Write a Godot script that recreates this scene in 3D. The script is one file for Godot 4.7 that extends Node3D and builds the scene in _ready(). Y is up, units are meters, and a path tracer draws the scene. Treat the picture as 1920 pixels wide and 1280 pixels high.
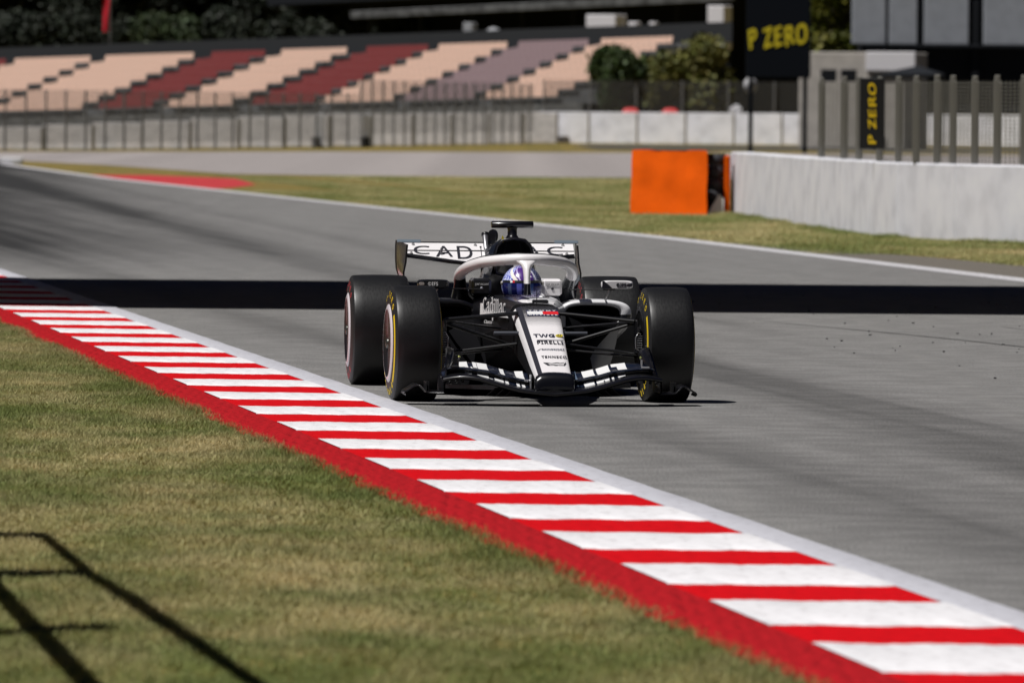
extends Node3D

var R := RandomNumberGenerator.new()
var used := {}
var mats := {}
var sans: Font
var serif: Font
var slant: Font
const ALPHA := 0.1031           # heading of the straight against the world's depth axis
var TP := Vector3(1.83, 0, -35.0)

# ---------------------------------------------------------------- helpers
func lin(r: float, g: float, b: float, a := 1.0) -> Color:
	return Color(r, g, b, a).linear_to_srgb()

func mat(key: String, c: Color, rough := 0.6, metal := 0.0, coat := 0.0) -> StandardMaterial3D:
	if mats.has(key):
		return mats[key]
	var m := StandardMaterial3D.new()
	m.resource_name = key
	m.albedo_color = c
	m.roughness = rough
	m.metallic = metal
	if coat > 0.0:
		m.clearcoat_enabled = true
		m.clearcoat = coat
		m.clearcoat_roughness = 0.06
	m.cull_mode = BaseMaterial3D.CULL_DISABLED
	mats[key] = m
	return m

func noise_tex(seed_: int, freq: float, colors: Array, stops: Array, size := 512, octaves := 5, normal := false, bump := 4.0) -> NoiseTexture2D:
	var n := FastNoiseLite.new()
	n.seed = seed_
	n.noise_type = FastNoiseLite.TYPE_SIMPLEX_SMOOTH
	n.frequency = freq
	n.fractal_octaves = octaves
	var t := NoiseTexture2D.new()
	t.width = size
	t.height = size
	t.seamless = true
	t.noise = n
	if normal:
		t.as_normal_map = true
		t.bump_strength = bump
	else:
		var g := Gradient.new()
		g.offsets = PackedFloat32Array(stops)
		var cs := PackedColorArray()
		for c in colors:
			cs.append(c)
		g.colors = cs
		t.color_ramp = g
	return t

func surf(key: String, c: Color, rough: float, tex: Texture2D, metres: float, fine: Texture2D = null, fine_metres := 0.3) -> StandardMaterial3D:
	var m := mat(key, c, rough)
	m.albedo_texture = tex
	m.uv1_triplanar = true
	m.uv1_world_triplanar = true
	m.uv1_scale = Vector3.ONE / metres
	if fine:
		m.detail_enabled = true
		m.detail_albedo = fine
		m.detail_blend_mode = BaseMaterial3D.BLEND_MODE_MUL
		m.detail_uv_layer = BaseMaterial3D.DETAIL_UV_2
		m.uv2_triplanar = true
		m.uv2_world_triplanar = true
		m.uv2_scale = Vector3.ONE / fine_metres
	return m

func ST() -> SurfaceTool:
	var st := SurfaceTool.new()
	st.begin(Mesh.PRIMITIVE_TRIANGLES)
	return st

func bake(st: SurfaceTool) -> ArrayMesh:
	st.generate_normals()
	st.index()
	return st.commit()

func v_uv(st: SurfaceTool, p: Vector3, u := 0.0, v := 0.0) -> void:
	st.set_uv(Vector2(u, v))
	st.add_vertex(p)

func tri(st: SurfaceTool, a: Vector3, b: Vector3, c: Vector3) -> void:
	v_uv(st, a); v_uv(st, b); v_uv(st, c)

func quad(st: SurfaceTool, a: Vector3, b: Vector3, c: Vector3, d: Vector3) -> void:
	tri(st, a, b, c); tri(st, a, c, d)

func flat(st: SurfaceTool) -> void:
	st.set_smooth_group(-1)

# rows: Array of PackedVector3Array, all of one length; columns c0..c1 of it
func skin(st: SurfaceTool, rows: Array, closed := false, c0 := 0, c1 := -1, sg := 1) -> void:
	st.set_smooth_group(sg)
	var n: int = rows[0].size()
	var last: int = c1 if c1 >= 0 else (n if closed else n - 1)
	for j in rows.size() - 1:
		for i in range(c0, last):
			var k := (i + 1) % n
			var u0 := float(i - c0) / float(last - c0)
			var u1 := float(i + 1 - c0) / float(last - c0)
			var w0 := float(j) / float(rows.size() - 1)
			var w1 := float(j + 1) / float(rows.size() - 1)
			v_uv(st, rows[j][i], u0, w0); v_uv(st, rows[j][k], u1, w0); v_uv(st, rows[j + 1][k], u1, w1)
			v_uv(st, rows[j][i], u0, w0); v_uv(st, rows[j + 1][k], u1, w1); v_uv(st, rows[j + 1][i], u0, w1)

func fan(st: SurfaceTool, loop: PackedVector3Array, sg := 2) -> void:
	st.set_smooth_group(sg)
	var c := Vector3.ZERO
	for p in loop:
		c += p
	c /= loop.size()
	for i in loop.size():
		tri(st, c, loop[(i + 1) % loop.size()], loop[i])

func tri_out(st: SurfaceTool, a: Vector3, b: Vector3, c: Vector3, o: Vector3) -> void:
	if (b - a).cross(c - a).dot((a + b + c) / 3.0 - o) > 0.0:   # front faces run clockwise
		tri(st, a, c, b)
	else:
		tri(st, a, b, c)

# chamfered box
func cbox(st: SurfaceTool, at: Vector3, size: Vector3, r := 0.004, basis := Basis()) -> void:
	flat(st)
	var h := size * 0.5
	r = minf(r, minf(h.x, minf(h.y, h.z)) * 0.9)
	var P := func(s: Vector3, ax: int) -> Vector3:
		var p := Vector3(s.x * (h.x - r), s.y * (h.y - r), s.z * (h.z - r))
		p[ax] = s[ax] * h[ax]
		return at + basis * p
	for ax in 3:
		var b := (ax + 1) % 3
		var c := (ax + 2) % 3
		for s in [-1.0, 1.0]:
			var q := []
			for sg in [[-1.0, -1.0], [1.0, -1.0], [1.0, 1.0], [-1.0, 1.0]]:
				var v := Vector3.ZERO
				v[ax] = s; v[b] = sg[0]; v[c] = sg[1]
				q.append(P.call(v, ax))
			tri_out(st, q[0], q[1], q[2], at); tri_out(st, q[0], q[2], q[3], at)
		for s in [-1.0, 1.0]:
			for t in [-1.0, 1.0]:
				var v0 := Vector3.ZERO
				v0[b] = s; v0[c] = t; v0[ax] = -1.0
				var v1 := v0
				v1[ax] = 1.0
				var p0: Vector3 = P.call(v0, b)
				var p1: Vector3 = P.call(v1, b)
				var p2: Vector3 = P.call(v1, c)
				var p3: Vector3 = P.call(v0, c)
				tri_out(st, p0, p1, p2, at); tri_out(st, p0, p2, p3, at)
	for x in [-1.0, 1.0]:
		for y in [-1.0, 1.0]:
			for z in [-1.0, 1.0]:
				var v := Vector3(x, y, z)
				tri_out(st, P.call(v, 0), P.call(v, 1), P.call(v, 2), at)

func tube(st: SurfaceTool, pts: Array, rx, ry = null, n := 10, up := Vector3.UP, caps := true, sg := 1) -> void:
	var rows := []
	for i in pts.size():
		var d: Vector3 = (pts[min(i + 1, pts.size() - 1)] - pts[max(i - 1, 0)]).normalized()
		var s := d.cross(up)
		s = s.normalized() if s.length() > 0.01 else d.cross(Vector3.RIGHT).normalized()
		var t := s.cross(d).normalized()
		var a: float = rx[i] if rx is Array else rx
		var b: float = a if ry == null else (ry[i] if ry is Array else ry)
		var row := PackedVector3Array()
		for k in n:
			var w := TAU * k / n
			row.append(pts[i] + s * cos(w) * a + t * sin(w) * b)
		rows.append(row)
	skin(st, rows, true, 0, -1, sg)
	if caps:
		fan(st, rows[0], sg + 1)
		var e: PackedVector3Array = rows[-1].duplicate()
		e.reverse()
		fan(st, e, sg + 1)

# prof: Array of [axial, radius]; turned round the x axis
func lathe(st: SurfaceTool, prof: Array, seg := 40, at := Vector3.ZERO, sg := 1) -> void:
	var rows := []
	for j in seg + 1:
		var w := TAU * j / seg
		var row := PackedVector3Array()
		for p in prof:
			row.append(at + Vector3(p[0], cos(w) * p[1], sin(w) * p[1]))
		rows.append(row)
	skin(st, rows, false, 0, -1, sg)

# flat polygon of thickness t, in the plane of xf's x and y
func plate(st: SurfaceTool, poly: PackedVector2Array, t: float, xf := Transform3D()) -> void:
	flat(st)
	var idx := Geometry2D.triangulate_polygon(poly)
	for i in range(0, idx.size(), 3):
		for s in [1.0, -1.0]:
			var q := []
			for k in 3:
				var p := poly[idx[i + k]]
				q.append(xf * Vector3(p.x, p.y, s * t * 0.5))
			if s > 0.0: tri(st, q[0], q[2], q[1])
			else: tri(st, q[0], q[1], q[2])
	for i in poly.size():
		var a := poly[i]
		var b := poly[(i + 1) % poly.size()]
		quad(st, xf * Vector3(a.x, a.y, t * 0.5), xf * Vector3(b.x, b.y, t * 0.5), xf * Vector3(b.x, b.y, -t * 0.5), xf * Vector3(a.x, a.y, -t * 0.5))

func put(called: String, mesh: Mesh, m: Material, parent: Node = self) -> MeshInstance3D:
	var o := MeshInstance3D.new()
	o.name = numbered(called) if parent == self else called
	o.mesh = mesh
	o.material_override = m
	parent.add_child(o, true)
	return o

func part(called: String, parent: Node, at := Vector3.ZERO) -> Node3D:
	var o := Node3D.new()
	o.name = called
	o.position = at
	parent.add_child(o, true)
	return o

func numbered(called: String) -> String:
	var k: int = used.get(called, 0)
	used[called] = k + 1
	return called if k == 0 else "%s_%03d" % [called, k]

func tag(o: Node, label: String, category: String, group := "") -> Node:
	o.set_meta("label", label)
	o.set_meta("category", category)
	if group: o.set_meta("group", group)
	return o

func thing(called: String, label: String, category: String, at := Vector3.ZERO, group := "") -> Node3D:
	var o := Node3D.new()
	o.name = numbered(called)
	o.position = at
	add_child(o)
	tag(o, label, category, group)
	return o

func structure(called: String, mesh: Mesh, m: Material) -> MeshInstance3D:
	var o := put(called, mesh, m)
	o.set_meta("kind", "structure")
	return o

func text_mesh(s: String, font: Font, depth := 0.003) -> TextMesh:
	var t := TextMesh.new()
	t.text = s
	t.font = font
	t.font_size = 64
	t.pixel_size = 0.01
	t.depth = depth
	t.curve_step = 3.0
	return t

# lettering of a given width and height, centred on xf
func letters(parent: Node, s: String, w: float, h: float, m: Material, xf: Transform3D, font: Font, depth := 0.002) -> MeshInstance3D:
	var t := text_mesh(s, font, 1.0)
	var bb := t.get_aabb()
	var sx := w / bb.size.x
	var sy := h / bb.size.y
	var st := ST()
	var c := bb.get_center()
	st.append_from(t, 0, xf * Transform3D(Basis().scaled(Vector3(sx, sy, depth)), Vector3(-c.x * sx, -c.y * sy, 0)))
	return put("lettering", st.commit(), m, parent)

func trk(s: float, u: float, y := 0.0) -> Vector3:
	return TP + Vector3(-sin(ALPHA), 0, -cos(ALPHA)) * s + Vector3(cos(ALPHA), 0, -sin(ALPHA)) * u + Vector3(0, y, 0)

func hash2(a: float, b: float) -> float:
	return fposmod(sin(a * 12.9898 + b * 78.233) * 43758.5453, 1.0)

# ---------------------------------------------------------------- scene
func _ready() -> void:
	R.seed = 7
	camera_and_light()
	fonts()
	ground_and_track()
	kerb()
	verge_grass()
	near_barrier()
	track_block()
	far_walls()
	grandstand()
	far_buildings()
	trees()
	overhead_bridge()
	trackside_fence()
	racing_car()
	driver()

func camera_and_light() -> void:
	var cam := Camera3D.new()
	cam.name = "camera"
	cam.fov = rad_to_deg(2.0 * atan(640.0 / 18480.0))
	cam.near = 0.5
	cam.far = 4000.0
	add_child(cam)
	cam.position = Vector3(0, 1.795, 0)
	cam.rotation = Vector3(-atan(440.0 / 18480.0), 0, 0)
	cam.rotate_object_local(Vector3(0, 0, 1), deg_to_rad(0.45))
	var at := CameraAttributesPhysical.new()
	at.frustum_focal_length = 346.0
	at.frustum_focus_distance = 60.2
	at.exposure_aperture = 8.0
	at.frustum_near = 0.5
	at.frustum_far = 4000.0
	cam.attributes = at
	cam.fov = rad_to_deg(2.0 * atan(640.0 / 18480.0))
	cam.current = true
	var env := Environment.new()
	env.background_mode = Environment.BG_SKY
	var sm := ProceduralSkyMaterial.new()
	sm.sky_top_color = Color(0.09, 0.24, 0.60)
	sm.sky_horizon_color = Color(0.38, 0.54, 0.78)
	sm.sky_curve = 0.12
	sm.ground_bottom_color = Color(0.20, 0.19, 0.16)
	sm.ground_horizon_color = Color(0.45, 0.5, 0.55)
	sm.sky_energy_multiplier = 0.30
	sm.ground_energy_multiplier = 0.30
	sm.sun_angle_max = 3.0
	var sky := Sky.new()
	sky.sky_material = sm
	env.sky = sky
	env.tonemap_mode = Environment.TONE_MAPPER_LINEAR
	env.tonemap_exposure = 1.0
	env.sdfgi_enabled = true
	env.ssao_enabled = true
	env.ssil_enabled = true
	var we := WorldEnvironment.new()
	we.name = "world"
	we.environment = env
	add_child(we)
	var sun := DirectionalLight3D.new()
	sun.name = "sun"
	sun.light_energy = 1.5
	sun.light_angular_distance = 0.5
	sun.light_color = Color(1.0, 0.988, 0.975)
	sun.shadow_enabled = true
	sun.directional_shadow_max_distance = 700.0
	add_child(sun)
	sun.look_at_from_position(Vector3(-0.40, 0.89, 0.20), Vector3.ZERO, Vector3.UP)

func fonts() -> void:
	var a := SystemFont.new()
	a.font_names = PackedStringArray(["Droid Sans"])
	a.font_weight = 700
	var va := FontVariation.new()
	va.base_font = a
	va.variation_embolden = 0.0
	sans = va
	var b := SystemFont.new()
	b.font_names = PackedStringArray(["Droid Serif"])
	var vb := FontVariation.new()
	vb.base_font = b
	vb.variation_transform = Transform2D(Vector2(1, 0), Vector2(0.25, 1), Vector2.ZERO)
	serif = vb
	var vc := FontVariation.new()
	vc.base_font = a
	vc.variation_embolden = 0.0
	vc.variation_transform = Transform2D(Vector2(1, 0), Vector2(0.22, 1), Vector2.ZERO)
	slant = vc

func sheet(called: String, pts: Array, m: Material) -> MeshInstance3D:
	var st := ST()
	flat(st)
	var poly := PackedVector2Array()
	for p in pts:
		poly.append(Vector2(p.x, p.z))
	var idx := Geometry2D.triangulate_polygon(poly)
	for i in range(0, idx.size(), 3):
		var a: Vector3 = pts[idx[i]]
		var b: Vector3 = pts[idx[i + 1]]
		var c: Vector3 = pts[idx[i + 2]]
		if (b - a).cross(c - a).y > 0.0: tri(st, a, c, b)
		else: tri(st, a, b, c)
	return structure(called, bake(st), m)

# wandering dark bands of rubber with torn streaks; widening nearby paints in viewing-angle shading
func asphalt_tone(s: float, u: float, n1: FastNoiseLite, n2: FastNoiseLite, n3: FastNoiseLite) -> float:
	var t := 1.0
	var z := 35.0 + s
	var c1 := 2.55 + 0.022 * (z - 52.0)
	t -= 0.60 * exp(-pow((u - c1) / (0.46 + 0.022 * maxf(0.0, 62.0 - z)), 2.0)) * (0.78 + 0.55 * n2.get_noise_2d(s * 0.10, u * 9.0))  # spread grows towards the camera: brightness change with distance, painted as tone
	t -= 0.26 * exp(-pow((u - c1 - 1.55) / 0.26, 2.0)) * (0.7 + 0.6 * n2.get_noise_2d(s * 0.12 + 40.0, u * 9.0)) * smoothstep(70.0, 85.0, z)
	t -= 0.36 * exp(-pow((u - 0.95) / (0.30 + 0.01 * maxf(0.0, 58.0 - z)), 2.0)) * (0.8 + 0.6 * n2.get_noise_2d(s * 0.1 - 70.0, u * 8.0))  # width carries the same painted near darkening
	# a broad dark band crossing over towards the bend beyond the bridge
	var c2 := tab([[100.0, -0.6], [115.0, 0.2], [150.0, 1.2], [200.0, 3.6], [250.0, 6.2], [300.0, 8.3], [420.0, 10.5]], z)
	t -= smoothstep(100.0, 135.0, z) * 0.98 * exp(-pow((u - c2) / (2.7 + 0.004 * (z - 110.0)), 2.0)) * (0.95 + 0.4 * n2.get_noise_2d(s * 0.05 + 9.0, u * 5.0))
	t += 0.09 * n1.get_noise_2d(s * 0.45, u * 3.0)
	t += 0.11 * n2.get_noise_2d(s * 0.18, u * 6.0)
	t += 0.10 * n3.get_noise_2d(s * 0.04, u * 16.0)
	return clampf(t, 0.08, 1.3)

func edge_u(s: float) -> float:     # where the asphalt ends on the far side
	return tab([[-60.0, 10.55], [100.0, 10.5], [145.0, 9.8], [200.0, 9.05], [245.0, 9.15], [300.0, 9.6], [430.0, 11.0]], s)

func ground_and_track() -> void:
	# grass colours, in patches and in grain
	var big := noise_tex(11, 0.012, [Color(0.52, 0.56, 0.34), Color(0.72, 0.69, 0.44), Color(0.95, 0.84, 0.58), Color(0.62, 0.68, 0.38)], [0.15, 0.42, 0.62, 0.9], 512, 5)
	var grain := noise_tex(12, 0.09, [Color(0.62, 0.62, 0.6), Color(1, 1, 1)], [0.25, 0.75], 512, 4)
	var gm := surf("grass_ground", lin(0.46, 0.40, 0.20), 0.95, big, 9.0, grain, 1.3)
	var st := ST()
	flat(st)
	quad(st, Vector3(-1500, 0, 60), Vector3(-1500, 0, -2500), Vector3(1500, 0, -2500), Vector3(1500, 0, 60))
	structure("ground", bake(st), gm)
	# asphalt
	var agg := noise_tex(21, 0.24, [Color(0.42, 0.42, 0.44), Color(0.74, 0.74, 0.73), Color(0.92, 0.91, 0.9), Color(1, 1, 1)], [0.25, 0.42, 0.58, 0.75], 512, 3)
	var am := surf("asphalt", lin(0.305, 0.302, 0.297), 0.82, agg, 1.9, noise_tex(22, 0.02, [Color(0.9, 0.9, 0.9), Color(1, 1, 1)], [0.3, 0.7], 512, 4), 6.0)
	am.vertex_color_use_as_albedo = true
	var n1 := FastNoiseLite.new()
	n1.seed = 3; n1.frequency = 0.11
	var n2 := FastNoiseLite.new()
	n2.seed = 4; n2.frequency = 0.35; n2.fractal_octaves = 4
	var n3 := FastNoiseLite.new()
	n3.seed = 5; n3.frequency = 0.4
	var a := SurfaceTool.new()
	a.begin(Mesh.PRIMITIVE_TRIANGLES)
	var ss := []
	var s := -45.0
	while s < 420.0:
		ss.append(s)
		s += 0.16 if (s > -6.0 and s < 45.0) else (0.4 if s < 90.0 else 1.2)
	var nu := 100
	for j in ss.size():
		for i in nu + 1:
			var u := edge_u(ss[j]) * i / nu
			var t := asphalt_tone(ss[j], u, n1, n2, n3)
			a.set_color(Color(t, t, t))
			a.set_normal(Vector3.UP)
			a.add_vertex(trk(ss[j], u, 0.004))
	for j in ss.size() - 1:
		for i in nu:
			var k := j * (nu + 1) + i
			for q in [k, k + nu + 1, k + 1, k + 1, k + nu + 1, k + nu + 2]:
				a.add_index(q)
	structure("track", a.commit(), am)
	# white edge line on the far side, worn
	var worn := noise_tex(31, 0.05, [Color(0.55, 0.55, 0.56), Color(0.95, 0.95, 0.96), Color(1, 1, 1)], [0.18, 0.42, 0.8], 512, 5)
	var lm := surf("line_paint", lin(0.62, 0.61, 0.62), 0.7, worn, 1.7)
	var pts := []
	for k in 94:
		pts.append(trk(-45.0 + 5.0 * k, edge_u(-45.0 + 5.0 * k) - 0.02, 0.008))
	for k in 94:
		pts.append(trk(-45.0 + 5.0 * (93 - k), edge_u(-45.0 + 5.0 * (93 - k)) + 0.34, 0.008))
	sheet("track_edge_line", pts, lm)
	sheet("track_edge_line", [trk(73.8, -0.2, 0.008), trk(73.8, 0.0, 0.008), trk(420, 0.0, 0.008), trk(420, -0.2, 0.008)], lm)
	# concrete apron beyond the line, nearest stretch
	var cm := surf("apron_concrete", lin(0.20, 0.18, 0.15), 0.9, agg, 2.0)
	sheet("apron", [trk(-45, 10.78, 0.005), trk(86, 10.78, 0.005), trk(97, 10.8, 0.005), trk(84, 12.0, 0.005), trk(60, 12.6, 0.005), trk(-45, 13, 0.005)], cm)
	# red painted run-off patch on the outside of the line
	var rm := surf("red_runoff", lin(0.55, 0.035, 0.04), 0.75, worn, 3.0)
	sheet("painted_runoff", [trk(173, 9.55, 0.007), trk(190, 9.3, 0.007), trk(212, 9.3, 0.007), trk(213, 11.0, 0.007), trk(203, 12.4, 0.007), trk(186, 11.6, 0.007), trk(177, 10.4, 0.007)], rm)
	# gravel trap
	var gv := noise_tex(41, 0.3, [Color(0.7, 0.7, 0.7), Color(1, 1, 1)], [0.3, 0.7], 512, 3)
	var gvm := surf("gravel", lin(0.47, 0.425, 0.41), 0.95, gv, 0.7, noise_tex(42, 0.015, [Color(0.86, 0.86, 0.86), Color(1, 1, 1)], [0.3, 0.7], 256, 3), 14.0)
	sheet("gravel_trap", [Vector3(22, 0.004, -258), Vector3(3, 0.004, -251), Vector3(-2.2, 0.004, -249), Vector3(-7.3, 0.004, -255), Vector3(-12, 0.004, -288), Vector3(-17, 0.004, -314), Vector3(-26, 0.004, -330), Vector3(-24, 0.004, -352), Vector3(-18.7, 0.004, -359), Vector3(-7.5, 0.004, -381), Vector3(4.7, 0.004, -393), Vector3(24, 0.004, -398)], gvm)
	var dm := surf("service_asphalt", lin(0.07, 0.07, 0.072), 0.9, agg, 2.0)
	sheet("service_road", [Vector3(3.6, 0.004, -424), Vector3(40, 0.004, -428), Vector3(40, 0.004, -468), Vector3(3.8, 0.004, -470), Vector3(2.6, 0.004, -450)], dm)
	# skid marks
	var skm := mat("skid_rubber", lin(0.12, 0.118, 0.115), 0.85)
	var marks := [[[48.0, 5.2], [42.0, 5.9], [37.0, 6.25], [33.5, 6.2], [32.0, 5.95]], [[46.0, 7.0], [38.0, 7.35], [28.0, 7.6], [18.0, 7.75]], [[20.0, 3.5], [8.0, 4.7], [-2.0, 6.0]], [[36.0, 8.2], [26.0, 8.9], [17.0, 9.6]]]
	for m in marks:
		var c := Curve3D.new()
		for p in m:
			c.add_point(trk(p[0], p[1], 0.0085))
		for i in c.point_count:
			var d: Vector3 = (c.get_point_position(min(i + 1, c.point_count - 1)) - c.get_point_position(max(i - 1, 0))) * 0.16
			c.set_point_in(i, -d); c.set_point_out(i, d)
		var q := ST()
		flat(q)
		var L := c.get_baked_length()
		var prev := []
		for i in 60:
			var p := c.sample_baked(L * i / 59.0, true)
			var w := 0.022 * (0.4 + 0.6 * sin(PI * i / 59.0)) * (0.75 + 0.5 * hash2(i, m[0][0]))
			var now := [p + Vector3(w, 0, 0), p - Vector3(w, 0, 0)]
			if prev:
				quad(q, prev[0], prev[1], now[1], now[0])
			prev = now
		structure("skid_mark", bake(q), skm)
	# crumbs of tyre rubber lying about
	var mm := MultiMesh.new()
	mm.transform_format = MultiMesh.TRANSFORM_3D
	var cs := ST()
	cbox(cs, Vector3.ZERO, Vector3(0.03, 0.012, 0.018), 0.005)
	mm.mesh = bake(cs)
	mm.instance_count = 260
	for i in 260:
		var sc := R.randf_range(0.3, 1.0)
		mm.set_instance_transform(i, Transform3D(Basis(Vector3.UP, R.randf() * TAU).scaled(Vector3(sc, sc, sc)), trk(R.randf_range(8, 60), R.randf_range(4.5, 10.3), 0.009)))
	var mi := MultiMeshInstance3D.new()
	mi.name = "tyre_crumbs"
	mi.multimesh = mm
	mi.material_override = mat("crumb_rubber", lin(0.04, 0.04, 0.04), 0.85)
	add_child(mi)
	mi.set_meta("kind", "stuff")
	tag(mi, "black crumbs of tyre rubber scattered on the open asphalt", "debris")

func kerb() -> void:
	var wear := noise_tex(51, 0.03, [Color(0.80, 0.79, 0.79), Color(0.97, 0.97, 0.97), Color(1, 1, 1)], [0.16, 0.34, 0.8], 512, 5)
	var dirt := noise_tex(52, 0.035, [Color(0.55, 0.5, 0.5), Color(0.9, 0.88, 0.88), Color(1, 1, 1)], [0.2, 0.45, 0.8], 512, 5)
	var red := surf("kerb_red", lin(0.57, 0.003, 0.007), 0.75, wear, 1.4)
	red.metallic_specular = 0.2
	var redold := surf("kerb_red_old", lin(0.47, 0.012, 0.018), 0.85, dirt, 0.9)
	redold.metallic_specular = 0.2
	var white := surf("kerb_white", lin(0.82, 0.81, 0.83), 0.6, wear, 1.4)
	var grey := surf("kerb_line", lin(0.58, 0.58, 0.63), 0.65, wear, 1.2)
	var root := Node3D.new()
	root.name = "kerb"
	root.set_meta("kind", "structure")
	add_child(root)
	var s0 := -20.0
	var s1 := 74.0
	# flat white line at the asphalt's edge, then the kerb body rising away from it
	var st := ST()
	var rows := []
	for k in 190:
		var s := s0 + (s1 - s0) * k / 189.0
		rows.append(PackedVector3Array([trk(s, 0.02, 0.002), trk(s, 0.0 + 0.012 * hash2(k, 2.0), 0.012), trk(s, -0.2, 0.0165)]))
	skin(st, rows)
	put("white_line", bake(st), grey, root)
	st = ST()
	rows = []
	for k in 190:
		var s := s0 + (s1 - s0) * k / 189.0
		rows.append(PackedVector3Array([trk(s, -0.2, 0.015), trk(s, -0.6, 0.018), trk(s, -1.06, 0.021)]))
	skin(st, rows)
	put("red_face", bake(st), red, root)
	st = ST()
	rows = []
	for k in 400:
		var s := s0 + (s1 - s0) * k / 399.0
		var j := 0.03 * (hash2(k, 5.0) - 0.5)
		rows.append(PackedVector3Array([trk(s, -1.045, 0.0205), trk(s, -1.08, 0.022), trk(s, -1.28 + j, 0.026 + 0.004 * hash2(k, 9.0)), trk(s, -1.37 + j, 0.016), trk(s, -1.40 + j, -0.05)]))
	skin(st, rows)
	put("red_shoulder", bake(st), redold, root)
	var period := 2.822
	var k0 := 0
	while true:
		var a := -3.88 - 6.0 * 2.822 + period * k0
		if a > s1 - 2.0:
			break
		var near := 0.26 * clampf((a + 2.0) / 14.0, 0.0, 1.0)     # the blocks get shorter further on
		k0 += 1
		st = ST()
		rows = []
		var n := 26
		for i in n + 1:
			var u := -0.195 - 0.865 * i / n
			var e0 := 0.05 * (hash2(i, k0) - 0.5) + 0.03 * sin(i * 0.6 + k0)
			var e1 := 0.05 * (hash2(i + 90, k0) - 0.5) + 0.03 * sin(i * 0.5 + k0 * 2)
			var y := 0.0195 + 0.006 * (-u - 0.2) / 0.8
			if i >= n - 1:
				e0 += 0.04 * hash2(k0, i)
				y = 0.0262
			rows.append(PackedVector3Array([trk(a + near + e0, u, y - 0.004), trk(a + near + e0 + 0.006, u, y), trk(a + 0.8, u, y), trk(a + 1.64 + e1 - 0.006, u, y), trk(a + 1.64 + e1, u, y - 0.004)]))
		skin(st, rows)
		put("white_block", bake(st), white, root)

func blade_mesh(n: int, h: float, spread: float, seed_: int) -> ArrayMesh:
	var r := RandomNumberGenerator.new()
	r.seed = seed_
	var st := ST()
	flat(st)
	for i in n:
		var b := Vector3(r.randf_range(-1, 1), 0, r.randf_range(-1, 1)) * spread
		var w := r.randf() * TAU
		var side := Vector3(cos(w), 0, sin(w)) * h * r.randf_range(0.035, 0.07)
		var lean := Vector3(r.randf_range(-1, 1), 0, r.randf_range(-1, 1)) * h * 0.7
		var t := h * r.randf_range(0.35, 0.95)
		var mid := b + lean * 0.4 + Vector3(0, t * 0.55, 0)
		tri(st, b - side, b + side, mid + side * 0.7)
		tri(st, b - side, mid + side * 0.7, mid - side * 0.7)
		tri(st, mid - side * 0.7, mid + side * 0.7, b + lean + Vector3(0, t, 0))
	return bake(st)

func scatter(called: String, mesh: Mesh, m: Material, xfs: Array, cols: Array, label: String, category: String) -> void:
	var mm := MultiMesh.new()
	mm.transform_format = MultiMesh.TRANSFORM_3D
	mm.use_colors = true
	mm.mesh = mesh
	mm.instance_count = xfs.size()
	for i in xfs.size():
		mm.set_instance_transform(i, xfs[i])
		mm.set_instance_color(i, cols[i])
	var mi := MultiMeshInstance3D.new()
	mi.name = called
	mi.multimesh = mm
	mi.material_override = m
	add_child(mi)
	mi.set_meta("kind", "stuff")
	tag(mi, label, category)

func grass_mat() -> StandardMaterial3D:
	var m := mat("grass_blade", lin(1, 1, 1), 0.75)
	m.vertex_color_use_as_albedo = true
	m.backlight_enabled = true
	m.backlight = Color(0.25, 0.25, 0.15)
	return m

func grass_color(p: Vector3, n: FastNoiseLite, n2: FastNoiseLite, green: float) -> Color:
	var dry := clampf(0.5 + 0.9 * n.get_noise_2d(p.x * 1.0, p.z * 0.28) + 0.5 * n2.get_noise_2d(p.x * 3.0, p.z) + R.randf_range(-0.25, 0.25) - green, 0.0, 1.0)
	var a := Color(0.19, 0.235, 0.06)
	var b := Color(0.58, 0.49, 0.25)
	var c := a.lerp(b, dry)
	var k := R.randf_range(0.65, 1.25)
	return Color(c.r * k, c.g * k, c.b * k)

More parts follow.
